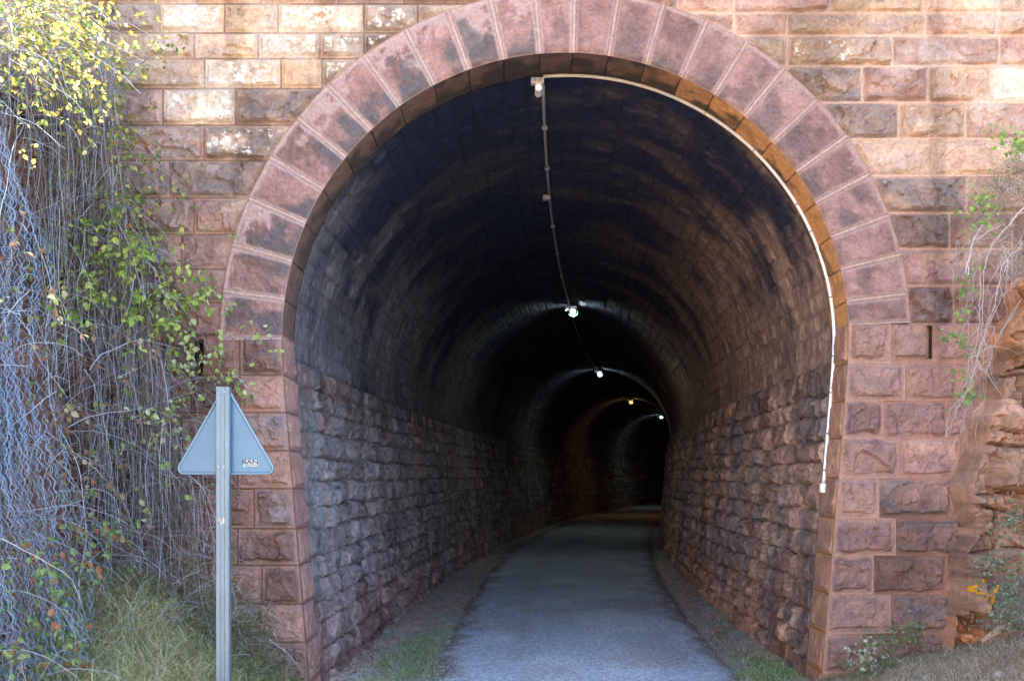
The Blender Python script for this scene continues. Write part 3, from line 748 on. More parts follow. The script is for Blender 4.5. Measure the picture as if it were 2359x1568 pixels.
# sticker
stx, stz = sx+(573.5-514.5)/sc, sz(1067)
m = MB(); y = yb0-.0015
V = [[stx-.048, y, stz+.021], [stx+.050, y, stz+.022], [stx+.046, y, stz-.014], [stx+.02, y, stz-.019], [stx-.01, y, stz-.014], [stx-.03, y, stz-.021], [stx-.043, y, stz-.018]]
m.add(V, [list(range(7))[::-1]], (.42, .44, .42, 0)); stk = m.build('sticker', M_plain, sign)
def text(s, size, loc, C, name, parent, ext=.0006, shear=0, sx_=1.0):
    cu = bpy.data.curves.new(name, 'FONT'); cu.body = s; cu.size = size; cu.extrude = ext; cu.align_x = 'CENTER'; cu.align_y = 'CENTER'; cu.shear = shear; cu.offset = .0003
    o = bpy.data.objects.new('tmp', cu); COL.objects.link(o)
    dg = bpy.context.evaluated_depsgraph_get(); me = bpy.data.meshes.new_from_object(o.evaluated_get(dg)); bpy.data.objects.remove(o)
    n = len(me.vertices); co = np.zeros(n*3); me.vertices.foreach_get('co', co); co = co.reshape(-1, 3)
    V = np.stack([co[:, 0]*sx_+loc[0], loc[1]-co[:, 2], co[:, 1]+loc[2]], -1) - parent_loc(parent)
    me.vertices.foreach_set('co', V.ravel())
    a = me.color_attributes.new('Col', 'FLOAT_COLOR', 'POINT'); a.data.foreach_set('color', np.tile(np.array(C), (n, 1)).ravel())
    me.materials.clear(); me.materials.append(M_plain); me.update()
    ob = bpy.data.objects.new(name, me); COL.objects.link(ob); ob.parent = parent; return ob
text('BAN', .033, (stx, y-.0012, stz+.009), (.02, .025, .04, 0), 'lettering', stk, sx_=1.5)
m = MB(); box(m, (stx+.003, y-.0006, stz-.0070), (.078, .001, .0035), (.12, .13, .14, 0)); box(m, (stx-.024, y-.0006, stz-.0135), (.014, .001, .002), (.2, .2, .2, 0)); box(m, (stx+.022, y-.0006, stz-.0115), (.016, .001, .002), (.2, .2, .2, 0)); m.build('small_print', M_plain, stk)
# worn sticker remains on the post
m = MB(); rx, rz = sx+.000, sz(1200)
for dx, dz, a, b, cc in ((-.014, .012, .016, .02, (.42, .30, .27, 0)), (.006, .004, .014, .03, (.52, .46, .42, 0)), (-.012, -.014, .014, .02, (.52, .40, .36, 0))):
    box(m, (rx+dx, SY-.0225 if abs(dx) > .012 else SY-.019, rz+dz), (a, .0012, b), cc)
m.build('sticker_remains', M_plain, sign)

# ------------------------------------------------------------------ electric conduit and lamps
def ppt(a, y, inset):
    """point on the bore profile; a in degrees from the crown, beyond 90 = metres below springing"""
    if abs(a) <= 90:
        xl, z = sin(radians(a))*(AR-inset+.01), AZ+cos(radians(a))*(AR-inset)
    else:
        z = AZ-(abs(a)-90)/90*2.0; xl = math.copysign(float(half(z))-inset+.01, a)
    return xl, z
def bp(xl, z, y):
    a = float(axis_t(np.array(y))); return np.array([float(axis_x(np.array(y)))+xl*cos(a), y-xl*sin(a), z])
conduit = empty('cable_conduit', (AC, .4, ZV(1100))); tag(conduit, 'pale plastic conduit round the right inner edge of the arch, ending in a white box', 'conduit')
m = MB(); As = np.linspace(-4.5, 141, 90)
pts = np.array([bp(*[q for q in ppt(a, .36, .022+.012*float(sst(45, 135, np.array(a))))], .37) for a in As])
dirt = np.clip((As-20)/60, 0, 1)[:, None]; cc = np.array([.42, .36, .28])*(1-dirt)+np.array([.86, .85, .84])*dirt
tube(m, pts, .0135, np.hstack([cc, np.zeros((90, 1))]), n=10); m.build('pipe', M_pvc, conduit, smooth=True)
for a in (3, 17, 31, 45, 59.5, 66, 80, 95, 109, 123, 136):
    i = int(np.argmin(abs(As-a))); m = MB(); T = pts[min(i+1, 89)]-pts[max(i-1, 0)]; T /= np.linalg.norm(T)
    tube(m, [pts[i]-T*.006, pts[i]+T*.006], .0175, (.30, .26, .22, 0), n=10); m.build('clamp', M_pvc, conduit)
e = pts[-1]; m = MB(); box(m, (e[0]-.005, e[1]-.02, e[2]-.035), (.058, .05, .075), (.84, .85, .84, 0), bev=.006); m.build('end_box', M_pvc, conduit)

line = empty('ceiling_conduit', (AC, .6, 4.9)); tag(line, 'thin dark conduit running into the bore along the crown from lamp to lamp', 'conduit')
def ceil(y):   # angle along the crown
    return np.interp(y, [0, 3.9, 11.2, 20, 100], [-4.7, -3.4, -.2, 0, 0])
yl = np.concatenate([np.linspace(.62, 11.2, 40), np.linspace(11.5, 60, 80)])
pts = np.array([bp(*ppt(float(ceil(y)), y, -.01+.004*sin(y*3)), y) for y in yl])
m = MB(); tube(m, pts, .015, (.26, .25, .25, 0), n=8); m.build('pipe', M_pvc, line, smooth=True)
y = 3.85; q = bp(*ppt(float(ceil(y))-.9, y, .01), y); m = MB(); box(m, q, (.085, .09, .05), (.33, .29, .28, 0), bev=.006); m.build('junction_box', M_pvc, line)
for y in (1.6, 2.8, 5.2, 6.8, 8.4, 10.0):
    q = bp(*ppt(float(ceil(y)), y, .0), y); m = MB(); box(m, (q[0], q[1], q[2]+.0), (.05, .02, .036), (.2, .19, .19, 0)); m.build('clamp', M_pvc, line)

E_white = emis('lamp_white', (.80, 1.0, .88), 65); E_warm = emis('lamp_warm', (1.0, .5, .18), 70); E_lensw = emis('lens_white', (.85, 1.0, .9), .5); E_lensa = emis('lens_warm', (1.0, .42, .1), .4)
m = None
lamp_spec = [(.47, 'unlit', 'unlit lamp with twin-knob box at the crown of the arch mouth'), (11.25, 'w', 'lit white lamp nearest the mouth, hanging under the crown'),
             (22.7, 'w', 'lit white lamp between the nearest lit lamp and the amber one'), (34.3, 'a', 'lit amber lamp deep in the bore'), (45.0, 'w', 'farthest tiny white lamp, half hidden by the bend')]
for k, (y, kind, lab) in enumerate(lamp_spec):
    ca = float(ceil(y)); off = 0 if k == 0 else 1.6
    q = bp(*ppt(ca+off, y, .0), y); rt = float(axis_t(np.array(y)))
    L = empty('tunnel_lamp', tuple(q)); tag(L, lab, 'lamp', 'lamps along the tunnel crown')
    if k == 0:
        q = bp(*ppt(-5.8, .40, .045), .40)
        m = MB(); box(m, q, (.105, .07, .048), (.42, .35, .31, 0), bev=.007); m.build('junction_box', M_pvc, L)
        for dx in (-.024, .024):
            m = MB(); disc(m, (q[0]+dx, q[2]), .016, q[1]-.034, q[1]-.042, (.28, .22, .19, 0)); m.build('knob', M_pvc, L)
        m = MB(); box(m, (q[0]+.008, q[1]-.01, q[2]-.045), (.052, .05, .05), (.62, .54, .46, 0), bev=.006)
        tube(m, [(q[0]+.008, q[1]-.045, q[2]-.068), (q[0]+.008, q[1]+.10, q[2]-.062)], .028, (.62, .54, .46, 0), n=16); m.build('lamp_holder', M_pvc, L)
        m = MB(); tube(m, [(q[0]+.008, q[1]-.058, q[2]-.069), (q[0]+.008, q[1]-.046, q[2]-.068)], .021, (.8, .78, .74, 0), n=16); m.build('bulb', M_pvc, L)
    else:
        q = q + np.array([0, 0, -.05])
        ax = np.array([-sin(-rt), cos(rt), 0]); ax = np.array([sin(rt), cos(rt), 0]); lt = np.array([cos(rt), -sin(rt), 0])
        m = MB(); box(m, q-lt*.10+np.array([0, 0, .015])-ax*.05, (.09, .10, .06), (.6, .6, .58, 0), rot=-rt, bev=.006)
        tube(m, [q-lt*.10-ax*.05+np.array([0, 0, .12]), q-lt*.10-ax*.05], .012, (.5, .5, .5, 0), n=6); m.build('junction_box', M_pvc, L)
        m = MB(); box(m, q+np.array([0, 0, .03]), (.13, .26, .02), (.7, .7, .7, 0), rot=-rt, bev=.004); m.build('housing', M_pvc, L)
        c0 = q+np.array([0, 0, -.05])
        m = MB(); tube(m, [c0-ax*.058, c0+ax*.058], .03, n=12); m.build('lamp_tube', E_warm if kind == 'a' else E_white, L)
        for s_ in (-1, 1):     # round shades added to narrow the beam, glowing lens on the outer side
            m = MB(); tube(m, [c0+ax*s_*.062, c0+ax*s_*.070], .09, (.03, .06, .06, 0), n=20); m.build('shade', M_pvc, L)
            m = MB(); tube(m, [c0+ax*s_*.072, c0+ax*s_*.10+np.array([0, 0, -.02]), c0+ax*s_*.12+np.array([0, 0, -.05])], [.055, .052, .04], n=14); m.build('lens', E_lensw if kind != 'a' else E_lensa, L)

# ------------------------------------------------------------------ plants
def leaves(m, pos, size, colf, up=(0, 0, 1), flat=.6, n=1, g=None, asp=.75):
    """leaf-shaped blades, folded along the midrib; pos (N,3)"""
    g = g or RNG
    pos = np.asarray(pos); N = len(pos)
    if N == 0: return
    d = g.normal(size=(N, 3)); d[:, 2] -= .5; d[:, 1] *= .7; d /= np.linalg.norm(d, axis=1)[:, None]
    nr = g.normal(size=(N, 3))*flat + np.array([0.0, -.75, .55]); nr -= (nr*d).sum(1)[:, None]*d; nr /= np.linalg.norm(nr, axis=1)[:, None]
    sd_ = np.cross(d, nr)
    sz_ = (size*g.uniform(.55, 1.25, N))[:, None]
    T = [(0, 0, 0), (.28, .42, .10), (.62, .40, .10), (1, 0, -.06), (.62, -.40, .10), (.28, -.42, .10), (.5, 0, -.02)]
    Vs = []
    for (a, b, c) in T: Vs.append(pos + sz_*(d*a + sd_*b*asp + nr*c))
    V = np.stack(Vs, 1).reshape(-1, 3)
    i = (np.arange(N)*7)[:, None]
    Fc = np.concatenate([i+np.array([0, 6, 2, 1]), i+np.array([6, 3, 2, 2])[:4], i+np.array([0, 5, 4, 6])], 0)
    q = np.concatenate([i+np.array([[0, 6, 2, 1]]), i+np.array([[0, 5, 4, 6]])], 0)
    t = np.concatenate([i+np.array([[6, 3, 2]]), i+np.array([[6, 4, 3]])], 0)
    C = colf(N, g); C = np.repeat(C, 7, axis=0)
    n0 = m.n; m.add(V, q, C); m.f.append(t+n0)
def pal(*cols):
    cols = np.array(cols)
    def f(N, g):
        k = g.integers(0, len(cols), N); c = cols[k]*g.uniform(.7, 1.25, (N, 1)); return c
    return f
GREEN = pal((.13, .20, .035), (.17, .26, .05), (.10, .16, .035), (.22, .28, .06), (.20, .24, .05))
YELL = pal((.55, .47, .12), (.45, .42, .12), (.65, .52, .14), (.30, .34, .08), (.42, .30, .08), (.16, .22, .05), (.12, .17, .04), (.6, .58, .3))
MIXD = pal((.16, .24, .05), (.26, .30, .07), (.20, .26, .05), (.34, .34, .09), (.12, .18, .04), (.30, .15, .06))
PALE = pal((.42, .45, .28), (.35, .40, .22), (.5, .48, .36))
BROWN = pal((.30, .14, .07), (.26, .12, .06), (.36, .22, .09))
BUSH = pal((.10, .13, .06), (.13, .17, .08), (.16, .20, .12), (.09, .12, .05))
def surf_depth(px, z):
    k = (px-1179)/F
    d = (-2.80-.17*D0-.12*z)/(k-.17)
    return min(7.42, d)
def inv(px, py, lift):
    d = 7.2
    for _ in range(3):
        z = CH+(1095-py)*d/F; d = surf_depth(px, z)-lift
    return P(px, py, d)
STEMC = np.array([(.20, .215, .24), (.28, .30, .33), (.15, .155, .165), (.13, .105, .09), (.38, .40, .43), (.11, .08, .065), (.22, .24, .28), (.10, .07, .05), (.17, .12, .09), (.08, .06, .05)])
def hanging(m, px, py, length, lift, r, g, sway=10, drift=0, col=None):
    """a stem hanging down the slope: pixel-guided start, world-space thickness"""
    n = max(5, int(length/22)); pts = []
    x, y, vx = px, py, 0
    li = lift
    for k in range(n+1):
        pts.append(inv(x, y, li))
        vx += g.normal(0, sway*.35); vx *= .75; x += vx+drift; y += length/n*g.uniform(.8, 1.2); li = max(.03, li+g.normal(0, .02))
    c = STEMC[g.integers(0, len(STEMC))]*g.uniform(.8, 1.25) if col is None else np.array(col)
    tube(m, pts, np.linspace(r, r*.5, len(pts)), (*c, 0), n=4, cap=False)
    return np.array(pts)
def arching(m, p0, L, g, r, dirv, col=None, droop=.9, n=10):
    d = np.array(dirv, float); d /= np.linalg.norm(d); p = np.array(p0, float); pts = [p.copy()]
    for k in range(n):
        d = d + g.normal(0, .13, 3) + np.array([0, 0, -droop/n]); d /= np.linalg.norm(d)
        p = p+d*L/n; p[1] = min(p[1], -.05); pts.append(p.copy())
    c = STEMC[g.integers(0, len(STEMC))]*g.uniform(.8, 1.2) if col is None else np.array(col)
    tube(m, pts, np.linspace(r, r*.35, n+1), (*c, 0), n=4, cap=False); return np.array(pts)
def boundary(py):    # right-hand limit of the hanging growth in the photo
    return np.interp(py, [0, 100, 250, 400, 600, 800, 1000, 1200, 1400], [240, 262, 262, 285, 360, 400, 430, 490, 480])

# dry hanging stems: nobody could count them
g = np.random.default_rng(3); m = MB()
for k in range(720):
    py = g.uniform(60, 1150); b = boundary(py); px = b - abs(g.normal(0, 1))*110 - g.uniform(-8, 25)
    if px < -40: px = g.uniform(0, b)
    hanging(m, px, py, g.uniform(120, 620), g.uniform(.04, .38), g.uniform(.0016, .0036), g, sway=g.uniform(3, 12), drift=g.uniform(-1.5, 2.5))
for k in range(1000):
    py = g.uniform(120, 1300); b = boundary(py)+15; px = b-g.uniform(0, 1)**1.1*(b+10)
    p0 = inv(px, py, g.uniform(.05, .35))
    arching(m, p0, g.uniform(.15, .75), g, g.uniform(.0012, .0028), (g.normal(0, 1), g.normal(-.15, .3), g.normal(.1, .8)))
tag(m.build('dry_vines', M_stem), 'curtain of bare grey vine stems hanging down the left slope', 'dry vines', kind='stuff')
# undergrowth of small leaves among the stems
def bramble(name, label, region, nst, nlf, size, colf, lift=(.1, .4), seed=1, group='brambles hanging on the left slope', r=.0025, leafg=4, Lr=(.25, .8), up=.0, stemcol=None, spread=.05):
    g = np.random.default_rng(seed); ms, ml = MB(), MB()
    reg = np.array(region, float)     # list of (px,py,rx,ry)
    c0 = inv(reg[0][0], reg[0][1], .2); root = empty(name, tuple(c0)); tag(root, label, 'bramble', group)
    per = max(1, nlf//nst); P_all = []
    for k in range(nst):
        q = reg[g.integers(0, len(reg))]
        px, py = q[0]+g.normal(0, .55)*q[2], q[1]+g.normal(0, .55)*q[3]
        p0 = inv(px, py, g.uniform(*lift))
        pts = arching(ms, p0, g.uniform(*Lr), g, r, (g.normal(.15, 1), g.normal(-.2, .4), g.normal(up, .5)), col=stemcol, droop=1.2)
        ii = g.integers(1, len(pts), per); P_all.append(pts[ii]+g.normal(0, spread, (per, 3)))
    A = np.concatenate(P_all)
    A = np.repeat(A, 3, axis=0)[:len(A)*2] + g.normal(0, size*.35, (len(A)*2, 3)); A[:, 1] = np.minimum(A[:, 1], -.04)
    leaves(ml, A, size, colf, g=g)
    ms.build('stem', M_stem, root); ml.build('foliage', M_leaf, root); return root
GR = None
bramble('bramble', 'sunlit golden bramble spilling over the top left corner', [(40, 50, 70, 50), (110, 30, 60, 40), (60, 20, 80, 30), (40, 120, 50, 40), (130, 90, 40, 50), (175, 150, 35, 50), (185, 60, 20, 40)], 200, 1350, .036, YELL, lift=(.3, 1.1), seed=21, Lr=(.3, .8))
bramble('bramble', 'green bramble strand trailing down beside the upper left courses', [(235, 250, 30, 50), (240, 320, 25, 50), (250, 400, 30, 50), (235, 470, 40, 40)], 60, 420, .040, MIXD, seed=22)
bramble('bramble', 'broad yellow-green bramble clump halfway down the slope', [(200, 540, 70, 30), (300, 560, 55, 50), (230, 600, 60, 60), (320, 640, 50, 50), (180, 640, 40, 40), (350, 700, 40, 30)], 105, 620, .052, pal((.24, .34, .06), (.32, .40, .09), (.18, .26, .05), (.38, .42, .12), (.14, .2, .04)), seed=23)
bramble('bramble', 'sparse green bramble beside the left weep slot', [(470, 670, 30, 12), (440, 770, 25, 25), (410, 820, 25, 30), (500, 820, 25, 25), (520, 860, 20, 10), (570, 775, 20, 5)], 26, 110, .050, pal((.26, .36, .08), (.34, .42, .12), (.45, .48, .26)), lift=(.1, .25), seed=24, Lr=(.15, .35))
bramble('bramble', 'dark leafy bramble low on the wire netting', [(150, 1180, 40, 60), (120, 1310, 60, 50), (70, 1420, 60, 60), (110, 1500, 60, 40), (30, 1250, 40, 80), (30, 1500, 60, 60), (90, 1560, 90, 20)], 120, 480, .046, pal((.16, .26, .09), (.22, .32, .12), (.12, .18, .06), (.30, .15, .07)), lift=(.3, .6), seed=25)
bramble('bramble', 'reddish brown bramble leaves scattered over the netting', [(60, 720, 50, 50), (100, 880, 60, 60), (40, 600, 40, 60), (130, 1050, 60, 60), (200, 950, 70, 80), (230, 850, 60, 80)], 60, 200, .046, pal((.22, .12, .08), (.18, .11, .08), (.16, .2, .07), (.30, .27, .18)), lift=(.3, .8), seed=26)
bramble('bramble', 'green bramble sprigs among the dry stems left of the sign', [(330, 950, 60, 60), (280, 1030, 60, 50), (400, 880, 40, 50), (380, 1080, 50, 60), (420, 960, 30, 30)], 60, 190, .042, pal((.20, .28, .08), (.28, .34, .12), (.42, .42, .26), (.14, .2, .05)), lift=(.15, .45), seed=27)

# wire netting draped over the slope
def net_pt(y, z, lay):
    x = -2.80 - .155*(z-.6) + .10*(y+1.2) + .10*(vn(y*3+lay*7, z*1.3, 0, 50+lay)-.5) + .05*np.sin(z*4+y*5+lay) - .04*lay
    return x
nett = empty('wire_netting', (-3.0, -1.5, 0)); tag(nett, 'sagging galvanised wire netting draped over the left slope', 'wire netting')
for lay in (0, 1, 2, 3):
    m = MB(); cw_, chh = .052, .075
    def fr_(z): return -1.02 - .10*lay + .10*vn(np.array([z*1.7]), np.array([lay*3.]))[0] + .05*sin(z*2.3)
    nrow = int(5.0/chh); ncol = int(2.3/cw_)
    def nodep(i, j, sft):
        z = -.1 + j*chh; z += .02*sin(i*.9+j*.3)
        y = fr_(z) - (i+.5*sft)*cw_
        return np.array([float(net_pt(np.array(y), np.array(z), lay)) + .008*sin(i*2.1+j*1.7), y + .010*sin(j*2.4+i), z])
    gg = np.random.default_rng(8+lay)
    rh = .088
    for i in range(ncol):
        # wires bow outwards between the twists, row after row
        ph = gg.uniform(-.15, .15); c = np.array([.15, .22, .31])*gg.uniform(.4, 1.7); sg = 1 if i % 3 else -1
        pts = []; zz_ = np.arange(-.1, 4.9, rh/5); y0 = fr_(2.0)
        fz = .10*vn(zz_*1.7, np.full_like(zz_, lay*3.))+.05*np.sin(zz_*2.3)
        yv = -1.02-.10*lay+fz-i*cw_*.8+.012*np.sin(zz_*6+i)+.02*(vn(zz_*4, np.full_like(zz_, i*3.7))-.5)
        bow = np.abs(np.sin(pi*(zz_/rh+ph+.5*(i % 2)*0)))**.8*.022*sg*gg.uniform(.7, 1.3)
        xv = net_pt(yv, zz_, lay)+bow+gg.normal(0, .0015, len(zz_)); yv = yv+bow*.5
        tube(m, np.stack([xv, yv, zz_], 1), .0020, (*c, 0), n=4, cap=False)
    m.build('mesh_layer', M_wire, nett)
# selvedge wire
m = MB(); zz = np.linspace(.3, 4.8, 60); pts = [(float(net_pt(np.array(-1.0), np.array(z), 0))+.01, -1.0+.04*sin(z*5)+.03*sin(z*11), z) for z in zz]; tube(m, pts, .0035, (.42, .45, .48, 0), n=5); m.build('edge_wire', M_wire, nett)

# grass as stuff
def blades(m, base, length, g, lean, colf, wd=.004, droop=1.0):
    N = len(base); n = 5
    az = g.uniform(0, 2*pi, N); d = np.stack([np.cos(az), np.sin(az), np.zeros(N)], 1)
    L = length*g.uniform(.4, 1.2, N); le = lean*g.uniform(.3, 1.3, N)
    side = np.stack([-np.sin(az), np.cos(az), np.zeros(N)], 1)
    fx = g.uniform(0, pi, N); side = np.stack([np.cos(fx), np.sin(fx), np.zeros(N)], 1)
    rows = []
    for k in range(n):
        t = k/(n-1); a = le*t**1.3
        p = base + d*(L*np.sin(np.minimum(a, 2.4))*t)[:, None] + np.array([0, 0, 1])*(L*t*np.cos(np.minimum(a, 2.2)*.8))[:, None]
        ww = wd*(1-t*.85)
        rows.append(p-side*ww); rows.append(p+side*ww)
    V = np.stack(rows, 1).reshape(-1, 3); i = (np.arange(N)*2*n)[:, None]
    Fc = np.concatenate([i+np.array([[2*k, 2*k+1, 2*k+3, 2*k+2]]) for k in range(n-1)], 0)
    m.add(V, Fc, np.repeat(colf(N, g), 2*n, axis=0))
DRY = pal((.55, .52, .30), (.62, .58, .40), (.46, .46, .22), (.34, .38, .15)); GG = pal((.12, .20, .05), (.16, .26, .06), (.09, .15, .04), (.2, .26, .08)); MIXG = pal((.2, .24, .08), (.3, .3, .14), (.14, .2, .06), (.4, .36, .24))
def patch(m, pxy, n, g, length, lean, colf, wd=.004):
    """pxy: list of (x,y,rx,ry) world patches"""
    B = []
    for (x, y, rx, ry, wgt) in pxy:
        k = int(n*wgt); xx = x+g.normal(0, .5, k)*rx; yy_ = np.minimum(y+g.normal(0, .5, k)*ry, -.03)
        B.append(np.stack([xx, yy_, gfront(xx, yy_)], 1))
    blades(m, np.concatenate(B), length, g, lean, colf, wd)
g = np.random.default_rng(31)
m = MB(); patch(m, [(-2.42, -1.1, .35, .5, 1), (-2.3, -1.35, .3, .4, .6), (-2.55, -.7, .25, .4, .5), (-2.85, -1.5, .4, .5, .9)], 1900, g, .26, 2.1, DRY, .0034); patch(m, [(-2.45, -1.0, .6, .9, 1)], 900, g, .22, 1.6, MIXG, .0028); tag(m.build('dry_grass', M_grass), 'mound of pale dry drooping grass between netting and sign post', 'grass', kind='stuff')
m = MB(); patch(m, [(-2.9, -1.5, .5, .6, .7), (-2.05, -.9, .5, .7, 1), (-1.8, -.35, .35, .35, .5), (-2.6, -.35, .5, .3, .6), (-2.2, -.25, .3, .2, .6), (-2.9, -.9, .5, .6, .6)], 1700, g, .22, 1.5, MIXG, .0034); 
patch(m, [(-2.15, -.15, .3, .12, 1)], 900, g, .55, .9, MIXG, .002)
tag(m.build('green_grass', M_grass), 'green grass and weeds at the foot of the left slope', 'grass', kind='stuff')
m = MB(); patch(m, [(3.4, -.45, .9, .5, 1), (2.7, -.25, .6, .25, .6), (3.7, -.9, .6, .5, .8)], 7500, g, .11, 2.4, pal((.72, .60, .46), (.80, .70, .56), (.58, .46, .34), (.36, .36, .18), (.46, .32, .24)), .0028)
patch(m, [(2.75, -.15, .5, .18, 1), (3.3, -.3, .7, .2, .4)], 1300, g, .10, 1.6, GG, .003)
tag(m.build('straw_and_grass', M_grass), 'matted straw and short grass on the bank below the right rock', 'grass', kind='stuff')
# verge grass inside the mouth
m = MB()
def verge_patch(xlf, yc, rx, ry, n, L_, colf):
    yv = np.abs(yc+g.normal(0, .5, n)*ry)+.1; xv = xlf+g.normal(0, .5, n)*rx
    keep = (xv < pl(yv)+.06) | (xv > pr(yv)-.03); keep &= np.abs(xv) < half(.1)-.02
    xv, yv = xv[keep], yv[keep]; z = gverge(xv, yv); a = axis_t(yv)
    blades(m, np.stack([axis_x(yv)+xv*np.cos(a), yv-xv*np.sin(a), z], 1), L_, g, 1.7, colf, .005)
GV = pal((.2, .34, .10), (.26, .42, .12), (.16, .28, .08)); verge_patch(-1.3, 1.5, .45, 1.9, 2600, .06, GV); verge_patch(-1.25, 1.2, .5, 1.2, 2000, .06, pal((.5, .45, .36), (.42, .36, .26))); verge_patch(1.75, .6, .35, 1.3, 1500, .06, GV); verge_patch(1.7, .8, .3, 1.6, 700, .06, DRY); verge_patch(1.72, 3.0, .2, 1.2, 300, .05, GG)
tag(m.build('verge_grass', M_grass), 'thin green and dry grass along both path edges inside the mouth', 'grass', kind='stuff')
# brushy tangle where the left bank meets the portal
g = np.random.default_rng(41); m = MB()
for k in range(620):
    px, py = g.uniform(190, 640), g.uniform(1180, 1560)
    lo = np.interp(px, [190, 420, 540, 640], [1180, 1150, 1260, 1440])
    if py < lo: continue
    d = g.uniform(6.4, 7.3) if px < 420 else g.uniform(6.7, 7.3)
    p0 = P(px, py, d); gz_ = float(gfront(p0[0], p0[1]));
    if p0[2] < gz_-.05: p0[2] = gz_
    arching(m, p0, g.uniform(.12, .4), g, g.uniform(.0011, .0022), (g.normal(0, 1), g.normal(-.2, .3), g.normal(.5, .6)), droop=1.0, n=7)
tag(m.build('brushwood', M_stem), 'tangle of thin grey twigs on the bank behind the sign post', 'twigs', kind='stuff')

# generic shrub builder
def shrub(name, label, cat, spots, nst, nlf, size, colf, seed, depth, stem=.003, Lr=(.1, .3), up=.4, group=None, stemcol=(.25, .2, .15), spread=.03, asp=.75):
    g = np.random.default_rng(seed); ms, ml = MB(), MB(); s0 = spots[0]
    root = empty(name, tuple(P(s0[0], s0[1]+s0[3], depth[1]))); tag(root, label, cat, group); A = []
    for k in range(nst):
        q = spots[g.integers(0, len(spots))]; p0 = P(q[0]+g.normal(0, .5)*q[2], q[1]+g.normal(0, .5)*q[3], g.uniform(*depth))
        pts = arching(ms, p0, g.uniform(*Lr), g, stem, (g.normal(0, 1), g.normal(-.2, .4), g.normal(up, .5)), col=stemcol, droop=.6, n=7)
        ii = g.integers(0, len(pts), max(1, nlf//nst)); A.append(pts[ii]+g.normal(0, spread, (len(ii), 3)))
    A = np.concatenate(A); leaves(ml, A, size, colf, g=g, asp=asp)
    ms.build('stem', M_stem, root); ml.build('foliage', M_leaf, root); return root
shrub('broom_shrub', 'wispy olive shrub hanging from the right edge above the rock', 'shrub', [(2325, 430, 45, 60), (2335, 520, 45, 50), (2290, 470, 40, 40), (2350, 380, 30, 50), (2345, 600, 25, 30)], 150, 2600, .018, pal((.17, .19, .06), (.22, .22, .08), (.13, .14, .05), (.27, .22, .1)), 51, (6.75, 7.2), stem=.0015, Lr=(.2, .45), up=-.1, asp=.35)
shrub('leafy_creeper', 'bright green creeper leaves at the top of the olive shrub', 'creeper', [(2325, 320, 35, 20), (2350, 350, 25, 25), (2265, 460, 25, 20), (2250, 510, 15, 10)], 34, 180, .042, pal((.25, .38, .08), (.32, .44, .12), (.2, .3, .06)), 52, (6.7, 7.1), Lr=(.08, .2))
shrub('leafy_creeper', 'green creeper trailing down beside the right weep slot', 'creeper', [(2228, 700, 8, 30), (2205, 770, 30, 22), (2222, 805, 18, 20), (2225, 640, 6, 30), (2225, 910, 16, 10), (2230, 870, 8, 10)], 40, 170, .040, pal((.22, .36, .08), (.28, .42, .12), (.16, .26, .06)), 53, (7.1, 7.3), Lr=(.06, .16), up=-.2, spread=.015)
shrub('small_leaved_shrub', 'small-leaved grey-green shrub partly covering the yellow paint mark', 'shrub', [(2315, 1370, 30, 45), (2340, 1410, 25, 40), (2290, 1300, 22, 22), (2335, 1200, 20, 40), (2350, 1320, 20, 50), (2320, 1430, 30, 20)], 110, 1000, .026, pal((.16, .22, .12), (.22, .28, .17), (.12, .17, .08), (.28, .32, .22)), 54, (6.5, 6.75), Lr=(.08, .22), stem=.002)
shrub('weed_patch', 'low green weeds at the foot of the right quoins', 'weed', [(2080, 1455, 45, 12), (2030, 1480, 40, 15), (2110, 1470, 20, 10), (2000, 1530, 40, 15)], 70, 420, .026, pal((.16, .22, .08), (.24, .3, .14), (.12, .17, .06)), 55, (7.05, 7.35), Lr=(.05, .15), stem=.0015)
shrub('pale_weed', 'pale whitish-leaved weed beside the right jamb', 'weed', [(1990, 1505, 22, 16), (1975, 1520, 14, 10), (2005, 1520, 10, 8)], 26, 110, .032, PALE, 56, (7.0, 7.2), Lr=(.05, .12), stem=.0015)
shrub('low_bush', 'straggly low bush behind the post on the left bank', 'bush', [(600, 1470, 45, 45), (560, 1420, 30, 40), (650, 1520, 35, 25), (540, 1500, 40, 35), (450, 1300, 40, 60), (440, 1420, 40, 60)], 180, 900, .022, BUSH, 57, (6.9, 7.35), Lr=(.1, .3), stem=.002)
